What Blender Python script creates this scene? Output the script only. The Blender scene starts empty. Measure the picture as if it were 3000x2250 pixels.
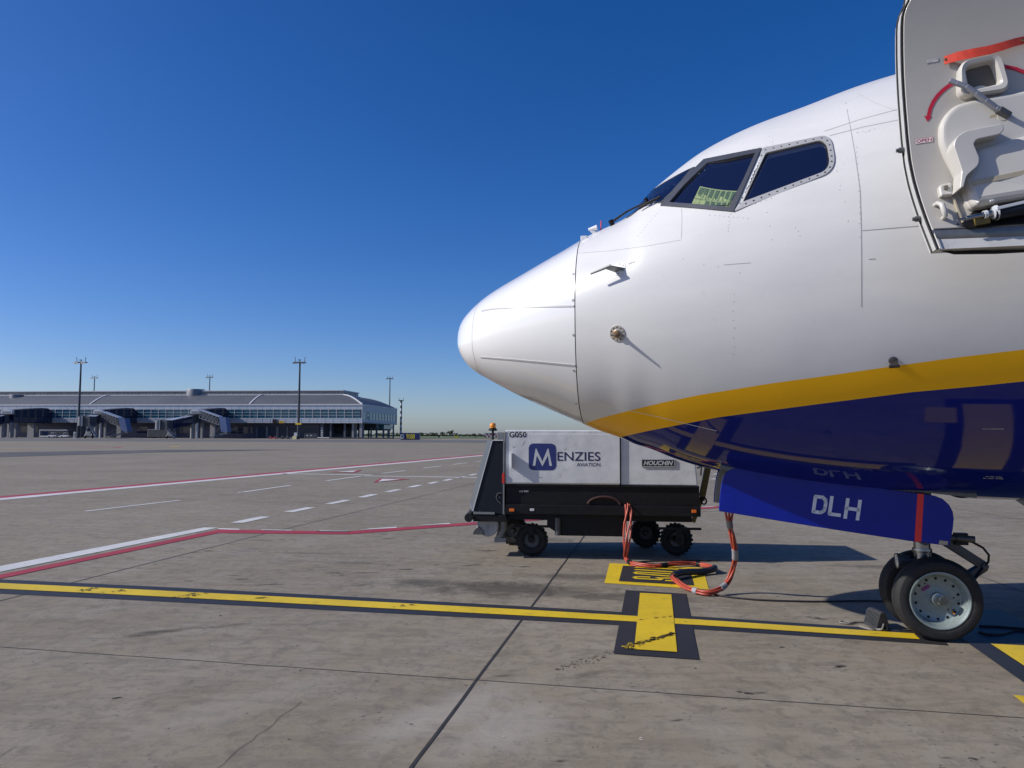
SKY_ALT, SKY_AIR, SKY_DUST, SKY_OZONE, SKY_STR = 0, .8, .75, 3.6, .109
SUN_E, EXPOSURE = 4.7, -.02
import bpy, bmesh, math, random
import numpy as np
from mathutils import Vector, Matrix

random.seed(7); np.random.seed(7)
scene = bpy.context.scene
COL = scene.collection
rad = math.radians

# ------------------------------------------------------------------ camera model
FPX = 2200.0; CAM_H = 1.70
PITCH = math.atan(150 / FPX); ROLL = 0.004
_Rx = np.array([[1, 0, 0], [0, math.cos(math.pi/2+PITCH), -math.sin(math.pi/2+PITCH)], [0, math.sin(math.pi/2+PITCH), math.cos(math.pi/2+PITCH)]])
_Rz = np.array([[math.cos(ROLL), -math.sin(ROLL), 0], [math.sin(ROLL), math.cos(ROLL), 0], [0, 0, 1]])
RC = _Rx @ _Rz
CP = np.array([0, 0, CAM_H])
def ray(px, py): return RC @ np.array([(px-1500)/FPX, -(py-1125)/FPX, -1.0])
def gnd(px, py, z=0.0):
    d = ray(px, py); p = CP + d*((z-CAM_H)/d[2]); return p
def project(P):
    q = (np.asarray(P, float)-CP) @ RC
    return np.stack([1500+FPX*q[..., 0]/-q[..., 2], 1125-FPX*q[..., 1]/-q[..., 2]], -1)
def hit_plane(px, py, p0, n):
    d = ray(px, py); n = np.asarray(n, float)
    return CP + d*(((np.asarray(p0, float)-CP) @ n)/(d @ n))

cam = bpy.data.cameras.new("camera"); cam_o = bpy.data.objects.new("camera", cam); COL.objects.link(cam_o)
cam.sensor_width = 36; cam.lens = FPX*36/3000; cam.clip_start = .05; cam.clip_end = 20000
M4 = Matrix([[*RC[0], 0], [*RC[1], 0], [*RC[2], CAM_H], [0, 0, 0, 1]])
cam_o.matrix_world = M4
scene.camera = cam_o

# ------------------------------------------------------------------ light and sky
SUN_EL, SUN_PHI = rad(32.8), rad(6.0)
w = bpy.data.worlds.new("World"); scene.world = w; w.use_nodes = True
wn = w.node_tree
sky = wn.nodes.new("ShaderNodeTexSky"); sky.sky_type = 'NISHITA'; sky.sun_disc = False
sky.sun_elevation = SUN_EL; sky.sun_rotation = math.atan2(-math.cos(SUN_PHI), -math.sin(SUN_PHI))
sky.altitude = SKY_ALT; sky.air_density = SKY_AIR; sky.dust_density = SKY_DUST; sky.ozone_density = SKY_OZONE
bg = wn.nodes["Background"]; bg.inputs[1].default_value = SKY_STR
hs = wn.nodes.new("ShaderNodeHueSaturation"); hs.inputs['Saturation'].default_value = 1.33; hs.inputs['Hue'].default_value = .506
wn.links.new(sky.outputs[0], hs.inputs['Color']); tn = wn.nodes.new("ShaderNodeMix"); tn.data_type = 'RGBA'; tn.blend_type = 'MULTIPLY'; tn.inputs[0].default_value = 1; tn.inputs[7].default_value = (.97, .965, 1.12, 1)
wn.links.new(hs.outputs[0], tn.inputs[6]); wn.links.new(tn.outputs[2], bg.inputs[0])
sun = bpy.data.lights.new("sun", 'SUN'); sun.energy = SUN_E; sun.angle = rad(.53); sun.color = (1, .955, .88)
sun_o = bpy.data.objects.new("sun", sun); COL.objects.link(sun_o)
sd = Vector((math.cos(SUN_PHI)*math.cos(SUN_EL), math.sin(SUN_PHI)*math.cos(SUN_EL), -math.sin(SUN_EL)))
sun_o.rotation_euler = sd.to_track_quat('-Z', 'Y').to_euler(); sun_o.location = (-60, -4, 40)
vs = scene.view_settings; scene.display_settings.display_device = 'sRGB'
vs.view_transform = 'Standard'; vs.look = 'None'; vs.exposure = EXPOSURE; vs.gamma = 1

# ------------------------------------------------------------------ object helpers
def tag(o, label=None, cat=None, group=None, kind=None):
    if label: o["label"] = label
    if cat: o["category"] = cat
    if group: o["group"] = group
    if kind: o["kind"] = kind
    return o
def thing(name, label, cat, loc=(0, 0, 0), rz=0.0, group=None):
    o = bpy.data.objects.new(name, None); COL.objects.link(o)
    o.location = loc; o.rotation_euler = (0, 0, rz); o.empty_display_size = .3
    return tag(o, label, cat, group)
def copy_tree(o, parent=None):
    c = o.copy(); COL.objects.link(c)
    if parent is not None: c.parent = parent
    for ch in list(o.children): copy_tree(ch, c)
    return c

class MB:
    def __init__(s): s.v = []; s.f = []; s.m = []
    def add(s, vs_, fs, mi=0):
        b = len(s.v); s.v += [tuple(map(float, p)) for p in vs_]
        for f in fs: s.f.append([b+i for i in f]); s.m.append(mi)
        return s
    def box(s, x0, x1, y0, y1, z0, z1, mi=0):
        return s.add([(x0, y0, z0), (x1, y0, z0), (x1, y1, z0), (x0, y1, z0), (x0, y0, z1), (x1, y0, z1), (x1, y1, z1), (x0, y1, z1)],
                     [(3, 2, 1, 0), (4, 5, 6, 7), (0, 1, 5, 4), (1, 2, 6, 5), (2, 3, 7, 6), (3, 0, 4, 7)], mi)
    def prism(s, pts, ext, mi=0):
        n = len(pts); e = np.asarray(ext, float); P = [np.asarray(p, float) for p in pts]
        s.add(P+[p+e for p in P], [tuple(range(n-1, -1, -1)), tuple(range(n, 2*n))]+[(i, (i+1) % n, n+(i+1) % n, n+i) for i in range(n)], mi)
        return s
    def xz(s, pts, y0, y1, mi=0):   # polygon in x-z extruded in y
        return s.prism([(x, y0, z) for x, z in pts], (0, y1-y0, 0), mi)
    def bar(s, p0, p1, w_, h_=None, mi=0, up=(0, 0, 1)):
        p0 = np.asarray(p0, float); p1 = np.asarray(p1, float); h_ = h_ or w_
        d = p1-p0; d = d/np.linalg.norm(d); u = np.asarray(up, float)
        if abs(d @ u) > .95: u = np.array([1., 0, 0])
        a = np.cross(d, u); a /= np.linalg.norm(a); b = np.cross(a, d)
        c = [p0+a*sx*w_/2+b*sy*h_/2 for sx, sy in ((-1, -1), (1, -1), (1, 1), (-1, 1))]
        return s.prism(c, p1-p0, mi)
    def tube(s, path, r, n=10, mi=0, closed=False):
        P = [np.asarray(p, float) for p in path]; k = len(P); R = r if hasattr(r, '__len__') else [r]*k
        base = len(s.v); prev = None
        for i in range(k):
            d = P[min(i+1, k-1)]-P[max(i-1, 0)]; d = d/(np.linalg.norm(d)+1e-12)
            if prev is None:
                u = np.array([0, 0, 1.]) if abs(d[2]) < .9 else np.array([1., 0, 0])
                a = np.cross(d, u)
            else: a = prev-d*(prev @ d)
            a = a/(np.linalg.norm(a)+1e-12); b = np.cross(d, a); prev = a
            for j in range(n):
                t = 2*math.pi*j/n; s.v.append(tuple(P[i]+R[i]*(a*math.cos(t)+b*math.sin(t))))
        for i in range(k-1):
            for j in range(n):
                s.f.append([base+i*n+j, base+i*n+(j+1) % n, base+(i+1)*n+(j+1) % n, base+(i+1)*n+j]); s.m.append(mi)
        s.f.append([base+j for j in range(n-1, -1, -1)]); s.m.append(mi)
        s.f.append([base+(k-1)*n+j for j in range(n)]); s.m.append(mi)
        return s
    def lathe(s, prof, o, ax, n=32, mi=0, up=None):   # prof: (distance along axis, radius)
        o = np.asarray(o, float); d = np.asarray(ax, float); d = d/np.linalg.norm(d)
        u = np.array([0, 0, 1.]) if abs(d[2]) < .9 else np.array([1., 0, 0])
        a = np.cross(d, u); a /= np.linalg.norm(a); b = np.cross(d, a); base = len(s.v)
        mis = mi if hasattr(mi, '__len__') else [mi]*len(prof)
        for h, r in prof:
            for j in range(n):
                t = 2*math.pi*j/n; s.v.append(tuple(o+d*h+max(r, 1e-5)*(a*math.cos(t)+b*math.sin(t))))
        for i in range(len(prof)-1):
            for j in range(n):
                s.f.append([base+i*n+j, base+i*n+(j+1) % n, base+(i+1)*n+(j+1) % n, base+(i+1)*n+j]); s.m.append(mis[i])
        return s
    def build(s, name, mats, parent=None, smooth=0, bevel=0, seg=2):
        me = bpy.data.meshes.new(name); me.from_pydata(s.v, [], s.f); 
        for m in (mats if isinstance(mats, (list, tuple)) else [mats]): me.materials.append(m)
        me.polygons.foreach_set("material_index", s.m); me.update()
        bm = bmesh.new(); bm.from_mesh(me); bmesh.ops.recalc_face_normals(bm, faces=bm.faces) if not getattr(s, 'keep', False) else None
        bm.to_mesh(me); bm.free()
        if smooth:
            me.polygons.foreach_set("use_smooth", [True]*len(me.polygons)); me.set_sharp_from_angle(angle=rad(smooth))
        o = bpy.data.objects.new(name, me); COL.objects.link(o)
        if parent is not None: o.parent = parent
        if bevel:
            b = o.modifiers.new("bevel", 'BEVEL'); b.width = bevel; b.segments = seg; b.limit_method = 'ANGLE'; b.angle_limit = rad(35)
        return o
def absorb(A, B):     # B's faces become surface detail of A's mesh
    off = len(A.data.materials)
    for m in B.data.materials: A.data.materials.append(m)
    bm = bmesh.new(); bm.from_mesh(A.data); n0 = len(bm.faces); bm.from_mesh(B.data); bm.faces.ensure_lookup_table()
    for f in bm.faces[n0:]: f.material_index += off
    bm.to_mesh(A.data); bm.free(); me = B.data; bpy.data.objects.remove(B); bpy.data.meshes.remove(me)
def struct(mb, name, mats, **k): return tag(mb.build(name, mats, **k), kind='structure')

_txt = {}
def text2d(body, shear=0.0, fat=0.0):
    key = (body, shear, fat)
    if key not in _txt:
        c = bpy.data.curves.new("t", 'FONT'); c.body = body; c.shear = shear; c.offset = fat; c.resolution_u = 5
        o = bpy.data.objects.new("t", c); COL.objects.link(o)
        dg = bpy.context.evaluated_depsgraph_get(); dg.update()
        me = bpy.data.meshes.new_from_object(o.evaluated_get(dg))
        V = np.array([v.co[:2] for v in me.vertices]); F_ = [tuple(p.vertices) for p in me.polygons]
        bpy.data.objects.remove(o); bpy.data.meshes.remove(me); bpy.data.curves.remove(c)
        mn, mx = V.min(0), V.max(0); _txt[key] = ((V-mn)/(mx-mn), F_)
    return _txt[key]
def put_text(mb, body, quad, mi=0, shear=0.0, fat=0.0):  # quad: BL, BR, TR, TL
    V, F_ = text2d(body, shear, fat); q = [np.asarray(p, float) for p in quad]
    P = [q[0]*(1-u)*(1-v)+q[1]*u*(1-v)+q[2]*u*v+q[3]*(1-u)*v for u, v in V]
    mb.add(P, F_, mi)

# ------------------------------------------------------------------ materials
def node(nt, typ, **kw):
    n = nt.nodes.new(typ)
    for k, v in kw.items():
        if k.startswith('i_'):
            key = k[2:]; key = int(key) if key.isdigit() else key.replace('_', ' ')
            if hasattr(v, 'is_output'): nt.links.new(v, n.inputs[key])
            else: n.inputs[key].default_value = v
        else: setattr(n, k, v)
    return n
def math_(nt, op, a, b=None, clamp=False):
    n = nt.nodes.new("ShaderNodeMath"); n.operation = op; n.use_clamp = clamp
    for i, x in enumerate((a, b)):
        if x is None: continue
        if hasattr(x, 'is_output'): nt.links.new(x, n.inputs[i])
        else: n.inputs[i].default_value = x
    return n.outputs[0]
def mixc(nt, fac, a, b, blend='MIX'):
    n = nt.nodes.new("ShaderNodeMix"); n.data_type = 'RGBA'; n.blend_type = blend
    for key, x in ((0, fac), (6, a), (7, b)):
        if hasattr(x, 'is_output'): nt.links.new(x, n.inputs[key])
        else: n.inputs[key].default_value = x if key == 0 else (*x[:3], 1)
    return n.outputs[2]
def ramp(nt, fac, stops):
    n = nt.nodes.new("ShaderNodeValToRGB"); nt.links.new(fac, n.inputs[0]); e = n.color_ramp.elements
    while len(e) < len(stops): e.new(.5)
    for i, (p, c) in enumerate(stops):
        e[i].position = p; e[i].color = (c, c, c, 1) if not hasattr(c, '__len__') else (*c, 1)
    return n.outputs[0]
def noise(nt, vec, scale, detail=4, rough=.55, dist=0):
    n = nt.nodes.new("ShaderNodeTexNoise"); n.inputs['Scale'].default_value = scale; n.inputs['Detail'].default_value = detail
    n.inputs['Roughness'].default_value = rough; n.inputs['Distortion'].default_value = dist
    if vec is not None: nt.links.new(vec, n.inputs['Vector'])
    return n.outputs[0]
def base_mat(name):
    m = bpy.data.materials.new(name); m.use_nodes = True; nt = m.node_tree
    return m, nt, nt.nodes["Principled BSDF"], nt.nodes.new("ShaderNodeTexCoord")
def mat(name, col, rough=.5, metal=0, var=.12, scale=6.0, bump=0.0, bscale=60, coat=0, dirt=0.0, dirtcol=(.05, .045, .04), spec=.5, stretch=None, emit=None):
    m, nt, b, tc = base_mat(name); v = tc.outputs['Object']
    if stretch:
        mp = node(nt, "ShaderNodeMapping", i_Vector=v, i_Scale=stretch); v = mp.outputs[0]
    n1 = noise(nt, v, scale, 6, .62)
    c = mixc(nt, ramp(nt, n1, [(.25, 0.), (.75, 1.)]), [x*(1-var) for x in col], [min(1, x*(1+var)) for x in col])
    if dirt:
        n2 = noise(nt, v, scale*2.3, 8, .7, .4)
        c = mixc(nt, math_(nt, 'MULTIPLY', ramp(nt, n2, [(.52, 0.), (.7, 1.)]), dirt), c, dirtcol)
    nt.links.new(c, b.inputs['Base Color'])
    nt.links.new(math_(nt, 'ADD', math_(nt, 'MULTIPLY', n1, .25*rough), rough*.875), b.inputs['Roughness'])
    b.inputs['Metallic'].default_value = metal; b.inputs['Coat Weight'].default_value = coat; b.inputs['Coat Roughness'].default_value = .08
    b.inputs['Specular IOR Level'].default_value = spec
    if bump:
        bp = node(nt, "ShaderNodeBump", i_Strength=bump, i_Distance=.01 if bscale > 10 else .04, i_Height=noise(nt, v, bscale, 6 if bscale > 10 else 2, .6)); nt.links.new(bp.outputs[0], b.inputs['Normal'])
    if emit:
        b.inputs['Emission Color'].default_value = (*emit[0], 1); b.inputs['Emission Strength'].default_value = emit[1]
    return m
def marking(name, col, wear=.5, dirt=.35):
    m, nt, b, tc = base_mat(name); v = tc.outputs['Object']
    n1 = noise(nt, v, 1.3, 6, .6); n2 = noise(nt, v, 9, 8, .7, .6); n3 = noise(nt, v, 70, 4, .7)
    c = mixc(nt, ramp(nt, n1, [(.3, 0.), (.7, 1.)]), [x*.86 for x in col], [min(1, x*1.1) for x in col])
    c = mixc(nt, math_(nt, 'MULTIPLY', ramp(nt, n2, [(.56, 0.), (.72, 1.)]), dirt), c, (.06, .052, .045))
    c = mixc(nt, math_(nt, 'MULTIPLY', ramp(nt, n3, [(.58, 0.), (.66, 1.)]), wear*.4), c, (.16, .145, .13))
    nt.links.new(c, b.inputs['Base Color']); b.inputs['Roughness'].default_value = .6
    bp = node(nt, "ShaderNodeBump", i_Strength=.35, i_Distance=.004, i_Height=n3); nt.links.new(bp.outputs[0], b.inputs['Normal'])
    return m
def glass_dark(name, tint=(.01, .015, .03), alpha=.0, rough=.03, spec=.5):
    m, nt, b, tc = base_mat(name)
    n1 = noise(nt, tc.outputs['Object'], 3, 4)
    nt.links.new(mixc(nt, n1, [x*.7 for x in tint], [x*1.3 for x in tint]), b.inputs['Base Color'])
    b.inputs['Roughness'].default_value = rough; b.inputs['IOR'].default_value = 1.5; b.inputs['Specular IOR Level'].default_value = spec
    if alpha:
        out = nt.nodes["Material Output"]; tr = node(nt, "ShaderNodeBsdfTransparent"); tr.inputs[0].default_value = (.80, .86, .96, 1)
        gl = node(nt, "ShaderNodeBsdfGlossy"); gl.inputs['Roughness'].default_value = .02
        fc = node(nt, "ShaderNodeLayerWeight", i_Blend=.5).outputs['Facing']
        fr = math_(nt, 'ADD', math_(nt, 'MULTIPLY', math_(nt, 'POWER', fc, 5.0), .86), .12)
        mx = node(nt, "ShaderNodeMixShader"); nt.links.new(fr, mx.inputs[0]); nt.links.new(tr.outputs[0], mx.inputs[1]); nt.links.new(gl.outputs[0], mx.inputs[2])
        df = node(nt, "ShaderNodeBsdfDiffuse"); df.inputs[0].default_value = (.022, .036, .15, 1)  # navy haze film: blue of the reflected sky put into the glass colour
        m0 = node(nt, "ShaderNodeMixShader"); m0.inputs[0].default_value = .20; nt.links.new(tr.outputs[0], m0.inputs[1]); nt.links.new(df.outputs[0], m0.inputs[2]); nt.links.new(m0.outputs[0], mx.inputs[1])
        nt.links.new(mx.outputs[0], out.inputs[0])
    return m

MT = {}
MT['white'] = mat('white_paint', (.78, .785, .79), .32, var=.03, coat=.3, dirt=.05)
MT['gse_white'] = mat('equipment_white_paint', (.66, .675, .69), .4, var=.07, scale=3, coat=.1, dirt=.28, dirtcol=(.28, .26, .23), bump=.35, bscale=2.2)
MT['black'] = mat('black_paint', (.007, .007, .009), .5, var=.4, scale=9, dirt=.3, dirtcol=(.025, .022, .02), bump=.15, spec=.3)
MT['navy'] = mat('dark_navy_paint', (.007, .011, .02), .5, var=.25, scale=14, dirt=.2, dirtcol=(.02, .022, .026), bump=.1, spec=.3)
MT['grey'] = mat('grey_metal', (.24, .245, .245), .42, metal=.3, var=.15, dirt=.3)
MT['dgrey'] = mat('dark_grey_metal', (.09, .095, .1), .45, metal=.3, var=.3, dirt=.3)
MT['gearGrey'] = mat('gear_grey_paint', (.06, .064, .068), .4, var=.25, dirt=.5, dirtcol=(.02, .018, .016), scale=12)
MT['chrome'] = mat('polished_steel', (.32, .33, .345), .25, metal=1, var=.1)
MT['rubber'] = mat('tyre_rubber', (.011, .011, .012), .75, var=.35, scale=10, bump=.3, bscale=120, dirt=.4, dirtcol=(.05, .046, .042))
MT['rim'] = mat('wheel_rim_paint', (.235, .285, .28), .35, metal=.15, var=.12, dirt=.4, dirtcol=(.06, .06, .055), scale=14, coat=.2)
MT['blue'] = mat('deep_blue_paint', (.003, .014, .25), .22, var=.1, coat=.15, spec=.3)
MT['red'] = mat('red_paint', (.80, .035, .03), .5, var=.08)
MT['crimson'] = mat('crimson_print', (.50, .015, .04), .5, var=.06)
MT['strap'] = mat('orange_red_webbing', (.70, .06, .03), .55, var=.18, scale=30, bump=.3, bscale=300)
MT['liner'] = mat('cream_door_lining', (.46, .435, .395), .5, var=.04, scale=8, dirt=.1, dirtcol=(.4, .37, .33))
MT['liner2'] = mat('pale_moulded_plastic', (.53, .51, .47), .38, var=.03, coat=.15, dirt=.06, dirtcol=(.45, .42, .38))
MT['beige'] = mat('beige_rail', (.42, .37, .27), .5, var=.1)
MT['taupe'] = mat('taupe_blind', (.13, .115, .095), .7, var=.1)
MT['lightglass'] = mat('lamp_lens', (.55, .55, .5), .1, var=.2, coat=1)
MT['amber'] = mat('amber_lens', (.80, .27, .008), .2, var=.12, coat=.6)
MT['orange'] = mat('orange_reflector', (.75, .16, .02), .3, var=.1)
MT['olive'] = mat('olive_yellow_paint', (.16, .115, .02), .5, var=.4, scale=20, dirt=.6)
MT['cable'] = mat('coral_cable_sheath', (.42, .07, .04), .42, var=.2, scale=25, dirt=.25, dirtcol=(.12, .04, .03))
MT['sleeve'] = mat('black_cable_sleeve', (.02, .017, .022), .6, var=.4, scale=40, bump=.5, bscale=200)
MT['tape'] = mat('grey_tape', (.28, .28, .3), .5, var=.2)
MT['plate_white'] = mat('white_placard', (.72, .70, .68), .5, var=.03)
MT['inkblack'] = mat('black_lettering', (.012, .012, .02), .5, var=.1)
MT['inknavy'] = mat('navy_lettering', (.018, .022, .09), .45, var=.1)
MT['logo_blue'] = mat('logo_blue', (.022, .035, .17), .42, var=.12)
MT['silver'] = mat('silver_lettering', (.55, .57, .6), .4, var=.06)
MT['reg'] = mat('registration_white', (.74, .75, .76), .4, var=.05)
MT['seam'] = mat('panel_seam', (.34, .34, .34), .6, var=.2)
MT['rope'] = mat('grey_rope', (.2, .185, .17), .8, var=.2)
MT['dark_in'] = mat('dark_cockpit_lining', (.05, .06, .13), .8, var=.2)
MT['well'] = mat('wheel_well_primer', (.13, .14, .13), .6, var=.2, dirt=.4)
MT['win_frame'] = mat('window_frame_grey', (.095, .10, .115), .38, metal=.4, var=.1)
MT['win_frame2'] = mat('riveted_window_surround', (.50, .50, .485), .38, metal=.35, var=.06)
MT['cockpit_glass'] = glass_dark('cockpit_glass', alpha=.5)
# ------------------------------------------------------------------ airliner
AX = rad(-12.2); NG = np.array([3.62, 6.63, 0.0]); LN = 4.25
AV = np.array([math.cos(AX), math.sin(AX), 0]); PV = np.array([math.sin(AX), -math.cos(AX), 0])   # aft, port
def to_world(x, y, z): return NG + AV*x - PV*y + np.array([0, 0, z])
def to_local(P): d = np.asarray(P)-NG; return np.stack([d @ AV, -(d @ PV), d[..., 2]], -1)
def hermite(xk, yk, x):
    xk = np.asarray(xk, float); yk = np.asarray(yk, float); x = np.asarray(x, float)
    h = np.diff(xk); d = np.diff(yk)/h; m = np.zeros_like(yk)
    for i in range(1, len(xk)-1):
        if d[i-1]*d[i] > 0:
            w1 = 2*h[i]+h[i-1]; w2 = h[i]+2*h[i-1]; m[i] = (w1+w2)/(w1/d[i-1]+w2/d[i])
    m[-1] = d[-1]; m[0] = ((2*h[0]+h[1])*d[0]-h[0]*d[1])/(h[0]+h[1])
    i = np.clip(np.searchsorted(xk, x)-1, 0, len(h)-1); t = (x-xk[i])/h[i]
    return yk[i]*(1+2*t)*(1-t)**2+m[i]*h[i]*t*(1-t)**2+yk[i+1]*t*t*(3-2*t)+m[i+1]*h[i]*t*t*(t-1)
SK = [0, .05, .15, .35, .7, 1.1, 1.4, 1.6, 1.75, 1.9, 2.1, 2.4, 2.8, 3.2, 3.7, 4.3, 5.0, 6.0, 14.0]
UP = [2.66, 2.845, 2.95, 3.092, 3.267, 3.464, 3.615, 3.690, 3.764, 3.939, 4.107, 4.315, 4.491, 4.612, 4.767, 4.895, 5.02, 5.12, 5.18]
DN = [2.66, 2.475, 2.355, 2.233, 2.053, 1.880, 1.751, 1.683, 1.619, 1.572, 1.492, 1.402, 1.319, 1.260, 1.209, 1.182, 1.165, 1.16, 1.16]
def surf(s, th, off=0.0):          # station behind the nose tip, angle from port side -> local point
    s = np.maximum(np.asarray(s, float), 1e-6); th = np.asarray(th, float); q = np.sqrt(s); k = np.sqrt(SK)
    T = hermite(k, UP, q); B = hermite(k, DN, q)
    zm = np.clip(hermite([0, 1, 2, 3, 4, 5, 6, 14], [2.58, 2.72, 2.88, 3.03, 3.17, 3.28, 3.35, 3.35], s), B+(T-B)*.35, B+(T-B)*.65)
    wd = hermite(np.sqrt([0, .1, .3, .6, 1, 1.5, 2, 2.5, 3, 4, 5, 6, 14]), [0, .30, .53, .77, 1.0, 1.22, 1.40, 1.54, 1.65, 1.79, 1.86, 1.88, 1.88], q)
    c, si = np.cos(th), np.sin(th)
    z = np.where(si >= 0, zm+(T-zm)*si, zm+(zm-B)*si)
    P = np.stack([s-LN, -wd*c, z], -1)
    if np.any(off):
        P = P+surf_n(s, th)*np.asarray(off, float)[..., None] if hasattr(off, '__len__') else P+surf_n(s, th)*off
    return P
def surf_n(s, th):
    e = 2e-3; a = surf(np.asarray(s)+e, th)-surf(np.maximum(np.asarray(s)-e, 1e-5), th); b = surf(s, np.asarray(th)+e)-surf(s, np.asarray(th)-e)
    n = np.cross(a, b); n /= np.linalg.norm(n, axis=-1, keepdims=True)+1e-12
    return n
_sg = np.concatenate([np.linspace(.002, .3, 40), np.linspace(.31, 6.5, 520)]); _tg = np.linspace(-1.52, 1.57, 320)
_SG, _TG = np.meshgrid(_sg, _tg, indexing='ij'); _L = surf(_SG, _TG); _Wp = NG+_L[..., :1]*AV-_L[..., 1:2]*PV+np.stack([0*_SG, 0*_SG, _L[..., 2]], -1)
_PX = project(_Wp); _D = ((_Wp-CP)**2).sum(-1)
def uv(px, py):                    # photograph point -> (s, th) on the skin
    d = (_PX[..., 0]-px)**2+(_PX[..., 1]-py)**2; m = d < max(d.min()*4, 64)
    dd = np.where(m, _D+d*.002, 1e9); i = np.unravel_index(np.argmin(dd), d.shape); s, t = _sg[i[0]], _tg[i[1]]
    for _ in range(4):
        f = lambda s, t: project(to_world(*surf(s, t)))
        p = f(s, t); J = np.stack([(f(s+1e-4, t)-p)/1e-4, (f(s, t+1e-4)-p)/1e-4], 1)
        if abs(np.linalg.det(J)) < 3e3: break
        st = np.linalg.solve(J, np.array([px, py])-p); st = np.clip(st, -.03, .03); s += st[0]; t += st[1]
    return float(s), float(t)
def subdiv(pts, n=6, closed=True):
    out = []; k = len(pts)
    for i in range(k if closed else k-1):
        a, b = np.asarray(pts[i], float), np.asarray(pts[(i+1) % k], float)
        out += [tuple(a+(b-a)*j/n) for j in range(n)]
    if not closed: out.append(tuple(pts[-1]))
    return out
def round_poly(pts, r, n=5):
    out = []; k = len(pts); R = r if hasattr(r, '__len__') else [r]*k
    for i in range(k):
        p = np.asarray(pts[i], float); a = np.asarray(pts[i-1], float); b = np.asarray(pts[(i+1) % k], float)
        da = a-p; db = b-p; la, lb = np.linalg.norm(da), np.linalg.norm(db); rr = min(R[i], la*.45, lb*.45)
        q0 = p+da/la*rr; q1 = p+db/lb*rr
        for j in range(n+1):
            t = j/n; out.append(tuple((1-t)**2*q0+2*t*(1-t)*p+t*t*q1))
    return out
plane = thing("airliner", "white twin-jet airliner with yellow and blue painted belly and its front door open", "airplane", tuple(NG), AX)

# ---- window outlines (photograph px on the skin)
W2O = subdiv([(1936, 604), (1985, 545), (2063, 469), (2148, 452), (2232, 436), (2194, 520), (2150, 621), (2050, 612)], 4)
W2I = subdiv([(1962, 595), (2005, 545), (2073, 480), (2140, 467), (2213, 451), (2180, 525), (2137, 608), (2050, 601)], 4)
W3O = round_poly([(2153, 620), (2236, 435), (2434, 395), (2452, 500)], [3, 5, 34, 50], 8)
W3I = round_poly([(2177, 593), (2244, 450), (2420, 409), (2434, 497)], [5, 8, 30, 34], 8)
def uvs(pts): return [uv(*p) for p in pts]
w2o, w2i, w3o, w3i = uvs(W2O), uvs(W2I), uvs(W3O), uvs(W3I)
w1i = uvs(subdiv([(1838, 641), (1935, 604)], 4, False))[::1]
w1o_ = subdiv([(1.725, 1.0), (2.03, .645), (2.16, .70), (2.30, .845), (2.14, .92), (1.975, 1.04), (1.915, 1.25), (1.89, 1.51), (1.665, 1.51), (1.675, 1.25)], 4)
def shrink(poly, d):
    out = []; k = len(poly)
    P = surf(np.array([p[0] for p in poly]), np.array([p[1] for p in poly])); c = P.mean(0)
    for i, (s, t) in enumerate(poly):
        cs = np.mean([p[0] for p in poly]); ct = np.mean([p[1] for p in poly])
        L = np.linalg.norm(P[i]-c); f = max(0, 1-d/L); out.append((cs+(s-cs)*f, ct+(t-ct)*f))
    return out
w1i = shrink(w1o_, .03)
def in_poly(S, T, poly):
    r = np.zeros(S.shape, bool); k = len(poly)
    for i in range(k):
        (x1, y1), (x2, y2) = poly[i], poly[(i+1) % k]
        if y1 == y2: continue
        c = ((y1 > T) != (y2 > T)) & (S < (x2-x1)*(T-y1)/(y2-y1)+x1); r ^= c
    return r
def mid(a, b): return [((p[0]+q[0])/2, (p[1]+q[1])/2) for p, q in zip(a, b)]
holes = [mid(w1o_, w1i), mid(w2o, w2i), mid(w3o, w3i)]
def mirror(poly): return [(s, math.pi-t) for s, t in poly]
DOOR_S = (4.56, 5.42)

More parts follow.
